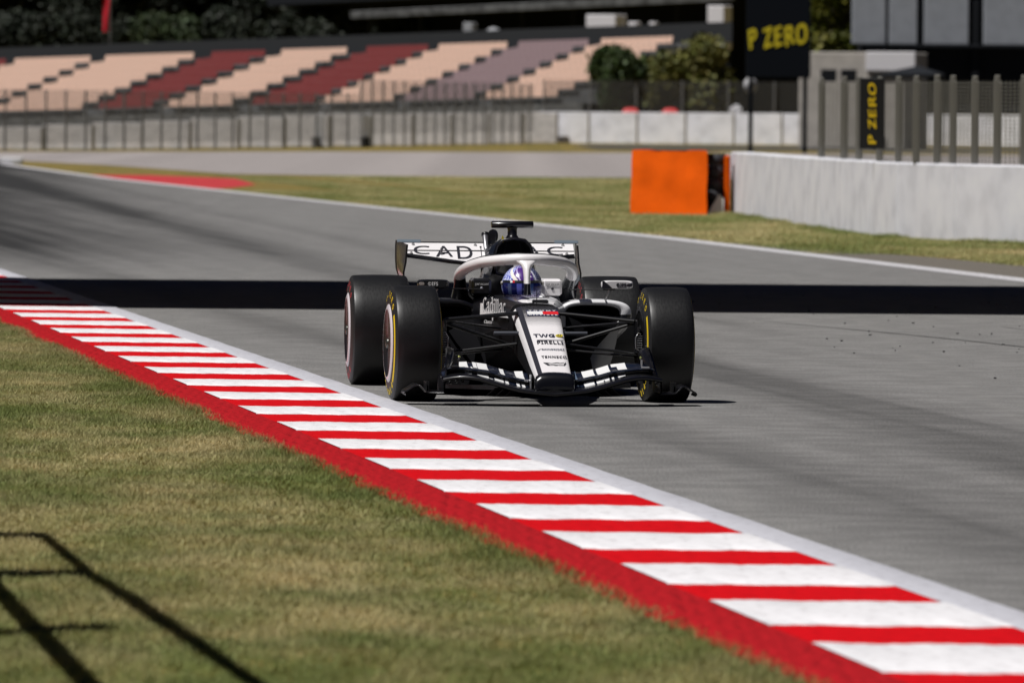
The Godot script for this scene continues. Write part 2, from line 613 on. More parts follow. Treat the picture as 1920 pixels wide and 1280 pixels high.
func verge_grass() -> void:
	var n := FastNoiseLite.new()
	n.seed = 91; n.frequency = 0.35
	var n2 := FastNoiseLite.new()
	n2.seed = 92; n2.frequency = 0.5
	var xfs := []
	var cols := []
	# left verge, beside the kerb
	for i in 150000:
		var s := -9.0 + 84.0 * pow(R.randf(), 1.35)
		var z := 35.0 + s
		var wide := minf(6.0, maxf(0.6, (1.83 - 0.1035 * s - 1.3) + z * 0.0525 + 0.8))
		var u := -1.32 - wide * R.randf()
		var p := trk(s, u)
		var edge := clampf(1.0 - (-u - 1.32) / 0.35, 0.0, 1.0)
		var c := grass_color(p, n, n2, 0.3 * edge + 0.12)
		var h := R.randf_range(0.6, 1.2) * (1.0 + 0.5 * edge) * (0.75 + 0.5 * (n.get_noise_2d(p.x * 2.0, p.z * 0.7) + 0.5))
		xfs.append(Transform3D(Basis(Vector3.UP, R.randf() * TAU).scaled(Vector3(1, h, 1)), p))
		cols.append(c)
	for i in 60000:
		var s := R.randf_range(-6.0, 190.0)
		var u := -1.4 - 14.0 * pow(R.randf(), 1.3) if s < 76.0 else -0.3 - 14.0 * pow(R.randf(), 1.3)
		var p := trk(s, u)
		xfs.append(Transform3D(Basis(Vector3.UP, R.randf() * TAU).scaled(Vector3(1.6, R.randf_range(0.7, 1.5), 1.6)), p))
		cols.append(grass_color(p, n, n2, 0.12))
	scatter("verge_grass", blade_mesh(9, 0.031, 0.04, 3), grass_mat(), xfs, cols, "short patchy grass along the red and white kerb", "grass")
	# right verge, between the line and the barrier
	xfs = []
	cols = []
	for i in 60000:
		var s := R.randf_range(62, 210)
		var u := edge_u(s) + 0.4 + R.randf() * 4.6
		if s < 86.0: u = 12.1 + R.randf() * 2.6
		if s > 170.0 and s < 214.0 and u < 12.4: continue
		var p := trk(s, u)
		if p.x > 3.2 and p.z > -163.0 and p.x > wall_x(p.z) - 0.02: continue
		xfs.append(Transform3D(Basis(Vector3.UP, R.randf() * TAU).scaled(Vector3(1.6, R.randf_range(0.8, 1.7), 1.6)), p))
		cols.append(grass_color(p, n, n2, 0.16))
	for i in 45000:
		var s := R.randf_range(118, 225)
		var u := 15.0 + R.randf() * 9.0
		var p := trk(s, u)
		if p.z < -249.0 or (p.x > 1.8 and p.z < -158.0 and p.z > -170.0): continue
		xfs.append(Transform3D(Basis(Vector3.UP, R.randf() * TAU).scaled(Vector3(2.2, R.randf_range(0.9, 2.0), 2.2)), p))
		cols.append(grass_color(p, n, n2, 0.1))
	for i in 9000:   # longer growth against the foot of the wall
		var z := R.randf_range(-166.5, -128.0)
		var p := Vector3(wall_x(z) - 0.02 - 0.3 * R.randf(), 0, z)
		xfs.append(Transform3D(Basis(Vector3.UP, R.randf() * TAU).scaled(Vector3(1.6, R.randf_range(1.2, 3.2) * (0.8 + n.get_noise_2d(z * 1.2, 0)), 1.6)), p))
		cols.append(grass_color(p, n, n2, 0.3))
	scatter("outer_grass", blade_mesh(6, 0.035, 0.06, 5), grass_mat(), xfs, cols, "grass strip between the far white line and the pale wall", "grass")

var WALL := [Vector3(3.686, 0, -166.9), Vector3(4.065, 0, -157.1), Vector3(4.665, 0, -144.1), Vector3(5.43, 0, -135.9), Vector3(6.82, 0, -131.4), Vector3(9.5, 0, -127.0)]

func wall_x(z: float) -> float:
	for i in WALL.size() - 1:
		if z <= WALL[i + 1].z and z >= WALL[i].z:
			return lerpf(WALL[i].x, WALL[i + 1].x, (z - WALL[i].z) / (WALL[i + 1].z - WALL[i].z))
	return 99.0

func wall_point(d: float) -> Array:   # [point, heading] at a distance along the wall
	for i in WALL.size() - 1:
		var L: float = WALL[i].distance_to(WALL[i + 1])
		if d <= L or i == WALL.size() - 2:
			var t: Vector3 = (WALL[i + 1] - WALL[i]) / L
			return [WALL[i] + t * d, t]
		d -= L
	return []

# a net of crossing wires between two feet
func wire_net(a: Vector3, b: Vector3, y0: float, y1: float, step_v: float, step_h: float, t: float) -> ArrayMesh:
	var st := ST()
	flat(st)
	var d := (b - a).normalized()
	var o := Vector3(-d.z, 0, d.x) * t * 0.5
	var L := a.distance_to(b)
	var up := Vector3.UP
	for k in int(L / step_v) + 1:
		var p := a + d * k * step_v
		var e := d * t * 0.5
		for q in [[e + o, e - o], [e - o, -e - o], [-e - o, -e + o], [-e + o, e + o]]:
			quad(st, p + q[0] + up * y0, p + q[1] + up * y0, p + q[1] + up * y1, p + q[0] + up * y1)
	for k in int((y1 - y0) / step_h) + 1:
		var p := a + up * (y0 + k * step_h)
		var e := up * t * 0.5
		for q in [[e + o, e - o], [e - o, -e - o], [-e - o, -e + o], [-e + o, e + o]]:
			quad(st, p + q[0], p + q[1], p + d * L + q[1], p + d * L + q[0])
	return bake(st)

func near_barrier() -> void:
	var conc := noise_tex(61, 0.02, [Color(0.90, 0.90, 0.91), Color(0.97, 0.97, 0.98), Color(1, 1, 1)], [0.2, 0.5, 0.85], 512, 5)
	var wm := surf("white_concrete", lin(0.70, 0.705, 0.74), 0.8, conc, 8.0)
	var wall := thing("concrete_wall", "long pale grey concrete wall running right from the orange barrier", "wall", WALL[0])
	var total := 0.0
	for i in WALL.size() - 1:
		total += WALL[i].distance_to(WALL[i + 1])
	var d := 0.0
	while d < total - 0.5:
		var L := minf(2.98, total - d)
		var w0: Array = wall_point(d)
		var w1: Array = wall_point(d + L)
		var mid: Vector3 = (w0[0] + w1[0]) * 0.5 + Vector3(0.17, 0, 0.0)
		var dir: Vector3 = (w1[0] - w0[0]).normalized()
		var b := Basis(dir, Vector3.UP, dir.cross(Vector3.UP))
		var st := ST()
		cbox(st, mid - wall.position + Vector3(0, 0.53 + 0.012 * hash2(d, 1), 0), Vector3(L - 0.01, 1.06, 0.34), 0.02, b)
		put("panel", bake(st), wm, wall)
		d += 3.0
	# catch fence on the wall
	var fm := mat("fence_steel", lin(0.18, 0.175, 0.155), 0.6, 0.1)
	var fence := thing("catch_fence", "brown steel post and wire fence standing on the pale wall", "fence", Vector3(4.48, 0, -148.17))
	var posts := [Vector3(4.48, 0, -148.17), Vector3(4.68, 0, -143.92), Vector3(4.84, 0, -142.25), Vector3(5.05, 0, -140.0), Vector3(5.24, 0, -138.0), Vector3(5.41, 0, -136.06), Vector3(5.66, 0, -135.17), Vector3(5.85, 0, -134.54), Vector3(6.11, 0, -133.7), Vector3(6.37, 0, -132.87), Vector3(6.68, 0, -131.86), Vector3(7.4, 0, -130.4), Vector3(8.3, 0, -129.0)]
	for i in posts.size():
		var p: Vector3 = posts[i] + Vector3(0.15, 0, 0.0) - fence.position
		var st := ST()
		cbox(st, p + Vector3(0, 1.66, 0), Vector3(0.075, 1.20 + 0.04 * hash2(i, 4), 0.10), 0.01)
		cbox(st, p + Vector3(0, 1.64, 0.07), Vector3(0.11, 1.12, 0.012), 0.003)
		put("post", bake(st), fm, fence)
	var wires := ST()
	for i in posts.size() - 1:
		var a: Vector3 = posts[i] + Vector3(0.15, 0, 0.03) - fence.position
		var b: Vector3 = posts[i + 1] + Vector3(0.15, 0, 0.03) - fence.position
		wires.append_from(wire_net(a, b, 1.06, 2.2, 0.05 * a.distance_to(b) / maxf(0.3, absf(b.x - a.x)), 0.05, 0.010), 0, Transform3D())
	var net := put("wire_net", wires.commit(), fm, fence)
	net.set_meta("kind", "stuff")
	# small upright sign on the fence
	var sg := thing("fence_sign", "tall narrow black sign with yellow sideways lettering on the fence", "sign", Vector3(5.07, 1.24, -139.35))
	var bm := mat("sign_black", lin(0.006, 0.006, 0.007), 0.55)
	var ym := mat("sign_yellow", lin(0.85, 0.58, 0.005), 0.6)
	var sb := ST()
	cbox(sb, Vector3(0, 0.5, 0), Vector3(0.355, 1.0, 0.03), 0.008)
	put("board", bake(sb), bm, sg)
	letters(sg, "P ZERO", 0.86, 0.125, ym, Transform3D(Basis(Vector3(0, 1, 0), Vector3(-1, 0, 0), Vector3(0, 0, 1)), Vector3(0.0, 0.5, 0.018)), slant, 0.004)
	for y in [0.25, 0.78]:
		var hk := ST()
		cbox(hk, Vector3(0, y, -0.05), Vector3(0.3, 0.02, 0.08), 0.004)
		put("bracket", bake(hk), fm, sg)
	# orange covered tyre stack at the wall's end
	var om := surf("orange_tarpaulin", lin(0.68, 0.092, 0.001), 0.85, noise_tex(63, 0.02, [Color(0.95, 0.95, 0.95), Color(1, 1, 1)], [0.3, 0.7], 256, 4), 1.5)
	om.metallic_specular = 0.2
	var tb := thing("tyre_barrier", "bright orange tarpaulin covered tyre stack at the wall's end", "barrier", Vector3(2.62, 0, -166.0))
	# front face turned towards the track, sloped back to catch sun; folds in the cloth
	var front := []
	var f0 := Vector3(-0.62, 0, -0.42)
	var f1 := Vector3(0.64, 0, 0.30)
	for j in 15:
		var row := PackedVector3Array()
		for i in 25:
			var t := i / 24.0
			var p := f0.lerp(f1, t)
			var y := 1.08 * j / 14.0
			var off := 0.014 * sin(t * 17.0 + 0.8 * sin(y * 5.0)) + 0.012 * sin(y * 9.0 + t * 4.0)
			row.append(p + (Vector3(-0.5, 0, 0.86) * off + Vector3(-0.02, 0, 0.40) * (1.0 - y / 1.08)) + Vector3(0, y + (0.012 * sin(t * 9.0) if j == 14 else 0.0), 0))
		front.append(row)
	var back := f1 + Vector3(0.30, 0, -0.85)
	var st2 := ST()
	skin(st2, front)
	flat(st2)
	var tl: Vector3 = front[14][0]
	var tr: Vector3 = front[14][24]
	var bk0 := tl + Vector3(0.30, -0.02, -0.85)
	var bk1 := tr + Vector3(0.30, -0.02, -0.85)
	quad(st2, tl, tr, bk1, bk0)
	quad(st2, front[0][0], tl, bk0, bk0 - Vector3(0, 1.06, 0))
	put("front_cover", bake(st2), om, tb)
	var st3 := ST()   # the rear flap of the cover
	cbox(st3, Vector3(0.985, 0.5, -0.10), Vector3(0.10, 1.0, 0.5), 0.02)
	put("rear_flap", bake(st3), om, tb)
	var tm := mat("barrier_tyre", lin(0.022, 0.024, 0.03), 0.7)
	for k in 5:      # the tyres show in the open end
		var ty := ST()
		for i in 2:
			var rows := []
			var cc := Vector3(0.80 - 0.02 * i, 0.11 + 0.205 * k, -0.12 - 0.42 * i)
			for q in 21:
				var w := TAU * q / 20.0
				var dir := Vector3(cos(w), 0, sin(w))
				rows.append(PackedVector3Array([cc + dir * 0.10 + Vector3(0, -0.07, 0), cc + dir * 0.165 + Vector3(0, -0.1, 0), cc + dir * 0.185, cc + dir * 0.165 + Vector3(0, 0.1, 0), cc + dir * 0.10 + Vector3(0, 0.07, 0)]))
			skin(ty, rows)
		put("tyre", bake(ty), tm, tb)
	var fl := ST()
	plate(fl, PackedVector2Array([Vector2(-0.16, 0), Vector2(0.13, 0), Vector2(0.13, 0.28), Vector2(0.05, 0.36)]), 0.012, Transform3D(Basis(Vector3(0.96, 0, 0.26), Vector3(0, 0.97, -0.24).normalized(), Vector3(-0.25, 0.23, 0.94).normalized()), Vector3(0.80, 0.0, 0.27)))
	put("white_flap", bake(fl), mat("white_sheet", lin(0.7, 0.68, 0.64), 0.6), tb)

func track_block() -> void:
	var o := thing("track_block", "low white block beside the track at the far left", "barrier", Vector3(-14.75, 0, -286))
	var wp := mat("marker_white", lin(0.62, 0.62, 0.64), 0.6)
	for k in 2:
		var st := ST()
		cbox(st, Vector3(-0.42 + 0.62 * k, 0.11, 0), Vector3(0.6, 0.2, 0.4), 0.03)
		put("segment", bake(st), wp, o)

func far_fence(called: String, label: String, a: Vector3, b: Vector3, ya: float, h: float, gap: float, m: Material, t := 0.011, pitch := 0.05) -> void:
	var f := thing(called, label, "fence", a)
	var L := a.distance_to(b)
	var d := (b - a) / L
	var k := 0.0
	while k <= L:
		var st := ST()
		cbox(st, d * k + Vector3(0, (ya + h) * 0.5, 0), Vector3(0.09, ya + h, 0.09), 0.01)
		put("post", bake(st), m, f)
		k += gap
	var w := put("wire_net", wire_net(Vector3.ZERO, b - a, ya, ya + h, pitch, 0.06, t), m, f)
	w.set_meta("kind", "stuff")

func far_walls() -> void:
	var conc := noise_tex(71, 0.02, [Color(0.88, 0.88, 0.88), Color(0.97, 0.97, 0.97), Color(1, 1, 1)], [0.2, 0.5, 0.85], 512, 5)
	var gm := surf("grey_concrete", lin(0.52, 0.50, 0.50), 0.85, conc, 5.0)
	var wm := surf("white_wall", lin(0.82, 0.825, 0.875), 0.8, conc, 9.0)
	var fm := mat("far_fence_steel", lin(0.20, 0.20, 0.20), 0.6, 0.2)
	# grey wall, left half of the far side
	var pts := [Vector3(-24, 0.75, -352), Vector3(-19.5, 0.85, -375), Vector3(-14.1, 1.12, -394), Vector3(-8.4, 1.40, -426), Vector3(1.2, 1.53, -492)]
	var gw := thing("perimeter_wall", "grey concrete wall below the red and cream grandstand seats", "wall", Vector3(-24, 0, -352))
	# blocks set in echelon, each angled so that its face catches the sun
	var wx := -24.0
	while wx < 1.2:
		var q: Vector3 = pts[0]
		for i in pts.size() - 1:
			if wx >= pts[i].x and wx <= pts[i + 1].x:
				q = pts[i].lerp(pts[i + 1], (wx - pts[i].x) / (pts[i + 1].x - pts[i].x))
		var st := ST()
		cbox(st, Vector3(q.x, q.y * 0.5, q.z) - gw.position, Vector3(2.3, q.y, 0.22), 0.02, Basis(Vector3.UP, -0.55))
		put("panel", bake(st), gm, gw)
		wx += 1.68
	# white wall further right, panels angled to take more sunlight
	var ww := thing("boundary_wall", "white painted wall far behind the orange barrier", "wall", Vector3(1.35, 0, -492))
	for k in 16:
		var a := Vector3(1.35 + 2.42 * k, 0, -492.0 - 0.35 * k)
		var ang := -0.55
		var st := ST()
		cbox(st, a + Vector3(1.21, 0.775, 0) - ww.position, Vector3(2.40 / cos(ang) * 1.0, 1.55 + 0.02 * hash2(k, 2), 0.22), 0.02, Basis(Vector3.UP, ang))
		put("panel", bake(st), wm, ww)
	# debris fences in front of the stand
	far_fence("debris_fence", "tall grey wire debris fence in front of the stand", Vector3(-22.0, 0, -351.2), Vector3(-6.6, 0, -424.0), 0.3, 2.0, 3.0, fm, 0.010, 0.28)
	far_fence("debris_fence", "wire debris fence before the grey wall's right end", Vector3(-6.6, 0, -426), Vector3(1.0, 0, -478), 0.6, 2.3, 3.0, fm, 0.010, 0.40)
	far_fence("debris_fence", "wire debris fence standing behind the white wall", Vector3(1.5, 0, -494.5), Vector3(24, 0, -500), 1.4, 1.75, 2.4, fm)
	# marshal openings in the grey wall: white posts with a dark drum at the foot
	var wp := mat("marker_white", lin(0.62, 0.62, 0.64), 0.6)
	var dk := mat("dark_drum", lin(0.03, 0.03, 0.035), 0.7)
	var i2 := 0
	for p in [Vector3(-8.25, 0, -418.0), Vector3(-6.35, 0, -424.0)]:
		var o := thing("marker_post", ["white marker post at the grey wall, left of the pair", "white marker post at the grey wall, right of the pair"][i2], "post", p, "white marker posts")
		var st := ST()
		cbox(st, Vector3(0, 0.72, 0), Vector3(0.42, 1.44, 0.12), 0.03)
		put("board", bake(st), wp, o)
		st = ST()
		tube(st, [Vector3(-0.12 + 0.1 * i2, 0, 0.3), Vector3(-0.12 + 0.1 * i2, 0.45, 0.3)], 0.19)
		put("drum", bake(st), dk, o)
		i2 += 1
	# small things on and behind the white wall
	var redm := mat("red_cover", lin(0.5, 0.03, 0.03), 0.6)
	for q in [[Vector3(5.85, 1.53, -493.9), "flat red cover lying on the white wall, left one"], [Vector3(7.85, 1.53, -494.2), "flat red cover lying on the white wall, right one"]]:
		var st := ST()
		var rows := []
		for j in 7:
			var row := PackedVector3Array()
			for i in 13:
				var x := -0.42 + 0.07 * i
				row.append(Vector3(x, 0.24 * sin(PI * j / 6.0) * (1.0 - pow(x / 0.44, 4.0)) + 0.02, -0.2 + 0.066 * j))
			rows.append(row)
		skin(st, rows)
		var o := put("red_cover", bake(st), redm)
		o.position = q[0]
		tag(o, q[1], "cover", "red covers on the wall")
	var rs := thing("round_sign", "round white sign on a pole behind the wire fence", "sign", Vector3(11.3, 0, -470))
	var st4 := ST()
	lathe(st4, [[0.0, 0.0], [0.0, 0.36], [0.03, 0.38], [0.05, 0.36], [0.05, 0.0]], 28)
	var dsk := put("disc", bake(st4), wp, rs)
	dsk.rotation.y = PI / 2 + 0.5
	dsk.position = Vector3(0, 2.9, 0)
	st4 = ST()
	tube(st4, [Vector3(0, 0, -0.05), Vector3(0, 2.9, -0.05)], 0.04)
	put("pole", bake(st4), fm, rs)
	var mk := thing("track_marker", "small white cabinet with rounded top on the white wall", "cabinet", Vector3(11.15, 1.55, -494.4))
	st4 = ST()
	cbox(st4, Vector3(0, 0.15, 0), Vector3(0.62, 0.3, 0.3), 0.05)
	cbox(st4, Vector3(0.02, 0.36, 0), Vector3(0.34, 0.14, 0.24), 0.05)
	put("body", bake(st4), wp, mk)

func grandstand() -> void:
	var g := thing("grandstand", "open grandstand with blocks of cream, red and mauve seats", "grandstand", Vector3(-30.64, 0, -588))
	var along := Vector3(0.588, 0.0193, 0.809)
	var back := Vector3(0.809, 0, -0.588) * 1.13
	var step := 0.429
	var conc := surf("stand_concrete", lin(0.16, 0.165, 0.17), 0.9, noise_tex(81, 0.03, [Color(0.6, 0.6, 0.6), Color(1, 1, 1)], [0.25, 0.7], 256, 4), 4.0)
	var B := Vector3(0, 1.32, 0)
	var P := func(a: float, k: float, y: float) -> Vector3:
		return B + along * a + back * k + Vector3(0, step * k + y, 0)
	for k in 9:
		var st := ST()
		flat(st)
		var y0 := -0.42
		var c0: Vector3 = P.call(-34, k, y0)
		var c1: Vector3 = P.call(58.5, k, y0)
		var d0: Vector3 = P.call(-34, k + 1, y0 - step)
		var d1: Vector3 = P.call(58.5, k + 1, y0 - step)
		quad(st, c0, c1, d1, d0)
		var low := Vector3(0, -step - (2.0 if k == 0 else 0.02), 0)
		quad(st, c0 + low, c1 + low, c1, c0)
		put("terrace_step", bake(st), conc, g)
	# the parapet behind the top row
	var dk := mat("stand_parapet", lin(0.012, 0.014, 0.017), 0.8)
	var ps := ST()
	flat(ps)
	var e0: Vector3 = P.call(-34, 9.1, -0.9)
	var e1: Vector3 = P.call(58.5, 9.1, -0.9)
	quad(ps, e0, e1, e1 + Vector3(0, 1.15, 0), e0 + Vector3(0, 1.15, 0))
	quad(ps, e0 + Vector3(0, 1.15, 0), e1 + Vector3(0, 1.15, 0), e1 + Vector3(0, 1.15, 0) + back * 0.2, e0 + Vector3(0, 1.15, 0) + back * 0.2)
	put("parapet", bake(ps), dk, g)
	# seats
	var seat := ST()
	flat(seat)
	cbox(seat, Vector3(0, 0.0, 0.02), Vector3(0.49, 0.05, 0.44), 0.02)
	cbox(seat, Vector3(0, 0.19, -0.19), Vector3(0.49, 0.40, 0.05), 0.02, Basis(Vector3.RIGHT, -0.2))
	var seat_mesh := bake(seat)
	var cream := mat("seat_cream", lin(0.64, 0.45, 0.36), 0.55)
	var red := mat("seat_red", lin(0.19, 0.034, 0.034), 0.55)
	var mauve := mat("seat_mauve", lin(0.27, 0.195, 0.205), 0.55)
	var blocks := [[-22.4, -13.0, red], [-11.9, -3.7, cream], [-1.9, 7.4, cream], [9.5, 15.2, red], [16.8, 23.5, cream], [25.5, 31.5, red], [32.7, 39.3, cream], [40.5, 47.0, mauve], [48.4, 55.4, cream]]
	var face := Basis(along.normalized(), Vector3.UP, Vector3(-0.809, 0, 0.588)).orthonormalized()
	var all := []
	for b in blocks:
		for k in 8:
			var a: float = b[0] + 0.28
			while a < b[1]:
				all.append([P.call(a, k + 0.55, 0.02 - step * 0.55 - 0.0), b[2]])
				a += 0.56
	all.sort_custom(func(p, q): return p[0].z > q[0].z)
	var rest := {}
	for i in all.size():
		var xf := Transform3D(face, all[i][0])
		if i < 300:
			var o := put("seat", seat_mesh, all[i][1], g)
			o.transform = xf
		else:
			if not rest.has(all[i][1]): rest[all[i][1]] = []
			rest[all[i][1]].append(xf)
	for m in rest:
		var mm := MultiMesh.new()
		mm.transform_format = MultiMesh.TRANSFORM_3D
		mm.mesh = seat_mesh
		mm.instance_count = rest[m].size()
		for i in rest[m].size():
			mm.set_instance_transform(i, rest[m][i])
		var mi := MultiMeshInstance3D.new()
		mi.name = "seat_rows"
		mi.multimesh = mm
		mi.material_override = m
		mi.set_meta("kind", "stuff")
		g.add_child(mi, true)

func far_buildings() -> void:
	# covered main stand behind, its roof edge crossing the top of the view
	var steel := surf("roof_steel", lin(0.13, 0.135, 0.14), 0.5, noise_tex(84, 0.03, [Color(0.6, 0.6, 0.6), Color(1, 1, 1)], [0.25, 0.7], 256, 4), 6.0)
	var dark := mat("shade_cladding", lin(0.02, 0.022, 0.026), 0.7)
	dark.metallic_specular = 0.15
	var wh := mat("white_panel", lin(0.66, 0.65, 0.68), 0.6)
	var gr := mat("grey_panel", lin(0.30, 0.31, 0.33), 0.6)
	var ms := thing("covered_stand", "dark covered stand with a grey roof edge behind the seats", "grandstand", Vector3(0, 0, -612))
	var dir := Vector3(20.0, 1.0, 11.8).normalized()
	var b := Basis(dir, Vector3(0, 1, 0), dir.cross(Vector3.UP).normalized()).orthonormalized()
	var st := ST()
	cbox(st, Vector3(1.6, 8.05, 0), Vector3(27.6, 0.46, 0.3), 0.03, b)
	put("roof_edge", bake(st), steel, ms)
	st = ST()
	cbox(st, Vector3(4.3, 9.35, -8.1), Vector3(37, 1.1, 16), 0.05, b)
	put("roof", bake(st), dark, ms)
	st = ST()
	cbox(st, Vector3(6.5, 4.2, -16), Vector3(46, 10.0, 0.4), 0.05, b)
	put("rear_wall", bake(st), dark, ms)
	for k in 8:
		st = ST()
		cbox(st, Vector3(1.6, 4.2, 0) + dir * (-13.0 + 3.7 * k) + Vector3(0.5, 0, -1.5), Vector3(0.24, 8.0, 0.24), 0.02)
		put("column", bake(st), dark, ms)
	st = ST()
	cbox(st, Vector3(1.1, 5.3, 1.5), Vector3(20.6, 0.6, 0.12), 0.02, b)
	put("railing_panel", bake(st), gr, ms)
	var i := 0
	for q in [[Vector3(5.38, 6.29, -577.79), Vector3(2.03, 1.87, 1.28), "wide white cabin standing above the mauve seats"], [Vector3(7.05, 6.18, -578.32), Vector3(0.59, 1.28, 0.53), "narrow white cabin beside the wide white one"], [Vector3(8.17, 6.23, -577.79), Vector3(0.41, 1.17, 0.43), "slim white cabinet above the rightmost cream seats"], [Vector3(11.96, 6.50, -574.58), Vector3(1.12, 2.56, 0.96), "tall white cabin left of the big black board"], [Vector3(-2.62, 6.02, -579.92), Vector3(0.66, 1.39, 0.53), "greyish pillar box above the middle cream seats"]]:
		var o := thing("cabin", q[2], "cabin", q[0] - Vector3(0, q[1].y * 0.5 + 2.0, 0))
		var s2 := ST()
		cbox(s2, Vector3(0, q[1].y * 0.5 + 2.0, 0), q[1], 0.04, Basis(Vector3.UP, -0.55))
		put("body", bake(s2), wh if i != 4 else gr, o)
		s2 = ST()
		cbox(s2, Vector3(0, 1.0, 0), Vector3(q[1].x * 0.6, 2.1, q[1].z * 0.6), 0.03)
		put("base", bake(s2), gr, o)
		i += 1
	# round grey tank beside it
	var tk := thing("tank", "round grey tank above the middle cream seats", "tank", Vector3(-1.23, 3.62, -580))
	st = ST()
	var rows := []
	for k in 9:
		var ph := PI * k / 8.0
		var row := PackedVector3Array()
		for j in 20:
			row.append(Vector3(sin(ph) * 0.62 * cos(TAU * j / 20), 2.1 - cos(ph) * 0.75, sin(ph) * 0.62 * sin(TAU * j / 20)))
		rows.append(row)
	skin(st, rows, true)
	put("vessel", bake(st), gr, tk)
	st = ST()
	tube(st, [Vector3(0, 0, 0), Vector3(0, 1.5, 0)], 0.3)
	put("leg", bake(st), gr, tk)
	# big black board
	var bd := thing("advertising_board", "big black board with large yellow slanted lettering", "board", Vector3(10.72, 0, -400))
	var bm := mat("board_black", lin(0.008, 0.010, 0.014), 0.6)
	bm.metallic_specular = 0.1
	var ym := mat("board_yellow", lin(0.62, 0.52, 0.01), 0.6)
	st = ST()
	cbox(st, Vector3(0, 5.0, 0), Vector3(2.62, 3.9, 0.35), 0.03)
	put("panel", bake(st), bm, bd)
	var rot := Basis(Vector3(0, 0, 1), 0.09)
	letters(bd, "P ZERO", 2.4, 0.92, ym, Transform3D(rot, Vector3(-0.02, 4.72, 0.19)), slant, 0.02)
	for x in [-1.1, 1.1]:
		st = ST()
		cbox(st, Vector3(x, 1.55, 0), Vector3(0.18, 3.1, 0.18), 0.02)
		put("leg", bake(st), bm, bd)
	# grey panelled building at top right
	var gb := thing("panelled_building", "grey panelled building with dark gaps at the upper right", "building", Vector3(19.5, 0, -452))
	var pm := surf("grey_cladding", lin(0.36, 0.385, 0.43), 0.6, noise_tex(85, 0.02, [Color(0.96, 0.96, 0.96), Color(1, 1, 1)], [0.3, 0.7], 256, 4), 4.0)
	for q in [[15.47, 17.02], [17.17, 18.46], [18.78, 20.82], [21.5, 24.5]]:
		st = ST()
		cbox(st, Vector3((q[0] + q[1]) * 0.5 - 19.5, 6.9, 0.3), Vector3(q[1] - q[0], 4.2, 0.3), 0.03)
		put("wall_panel", bake(st), pm, gb)
	st = ST()
	cbox(st, Vector3(1.2, 5.4, -3), Vector3(9.6, 7.6, 6.0), 0.05)
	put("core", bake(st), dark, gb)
	st = ST()
	cbox(st, Vector3(1.2, 4.72, 0.35), Vector3(9.4, 0.14, 0.5), 0.02)
	put("ledge", bake(st), dark, gb)
	for x in [17.1, 18.62, 21.15]:
		st = ST()
		cbox(st, Vector3(x - 19.5, 3.4, 0.2), Vector3(0.3, 6.8, 0.3), 0.02)
		put("column", bake(st), dark, gb)
	# low beige service building in front of it
	var lb := thing("service_building", "low beige service building below the grey panelled one", "building", Vector3(15.8, 0, -441))
	var bw := surf("beige_wall", lin(0.44, 0.41, 0.375), 0.85, noise_tex(86, 0.02, [Color(0.93, 0.93, 0.93), Color(1, 1, 1)], [0.3, 0.7], 256, 4), 4.0)
	st = ST()
	cbox(st, Vector3(-0.1, 2.2, -2), Vector3(4.9, 4.3, 4.0), 0.04, Basis(Vector3.UP, -0.3))
	put("wall", bake(st), bw, lb)
	st = ST()
	cbox(st, Vector3(1.05, 3.95, 0.55), Vector3(2.3, 0.85, 0.2), 0.03, Basis(Vector3.UP, -0.3))
	put("white_sign_panel", bake(st), wh, lb)
	for x in [-1.75, -0.85]:
		st = ST()
		cbox(st, Vector3(x, 3.3, 0.9 - x * 0.1), Vector3(0.72, 0.55, 0.1), 0.02, Basis(Vector3.UP, -0.3))
		put("window", bake(st), mat("dark_glass", lin(0.01, 0.012, 0.016), 0.15), lb)
	# dark awning
	var aw := thing("awning", "dark peaked awning behind the wire fence", "awning", Vector3(16.8, 0, -420))
	st = ST()
	flat(st)
	var apex := Vector3(0.4, 3.68, 0)
	var cs := [Vector3(-1.5, 3.28, 1.2), Vector3(1.5, 3.33, 1.2), Vector3(1.5, 3.33, -1.2), Vector3(-1.5, 3.28, -1.2)]
	for k in 4:
		tri(st, cs[k], cs[(k + 1) % 4], apex)
		quad(st, cs[k], cs[(k + 1) % 4], cs[(k + 1) % 4] - Vector3(0, 0.14, 0), cs[k] - Vector3(0, 0.14, 0))
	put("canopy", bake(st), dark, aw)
	for c in cs:
		st = ST()
		tube(st, [Vector3(c.x * 0.96, 0, c.z * 0.96), Vector3(c.x * 0.96, c.y, c.z * 0.96)], 0.04)
		put("pole", bake(st), dark, aw)
	# dry hillside at the right edge
	var hm := surf("dry_hill", lin(0.20, 0.15, 0.06), 0.95, noise_tex(87, 0.02, [Color(0.6, 0.62, 0.5), Color(1, 1, 1)], [0.25, 0.7], 256, 5), 6.0)
	rows = []
	for j in 13:
		var row := PackedVector3Array()
		for k in 25:
			var x := 21.2 + 1.1 * k
			var h := 5.9 * (1.0 - exp(-maxf(0.0, x - 21.9) / 2.2)) * sin(PI * minf(1.0, (j + 2.0) / 12.0) * 0.55) + 0.18 * sin(x * 1.7 + j) + 0.12 * sin(x * 3.9 - j * 2.0)
			row.append(Vector3(x, h - 0.25, -508.0 - 2.4 * j))
		rows.append(row)
	st = ST()
	skin(st, rows)
	structure("hill", bake(st), hm)
	# red banner on its mast
	var fl := thing("flag", "narrow red banner hanging on a mast among dark trees", "flag", Vector3(-25.35, 0, -613))
	st = ST()
	rows = []
	for j in 14:
		var row := PackedVector3Array()
		for k in 6:
			row.append(Vector3(-0.25 + 0.095 * k, 9.5 - 0.25 * j, 0.06 * sin(k * 1.3 + j * 0.5)))
		rows.append(row)
	skin(st, rows)
	put("banner", bake(st), mat("banner_red", lin(0.62, 0.012, 0.03), 0.6), fl)
	st = ST()
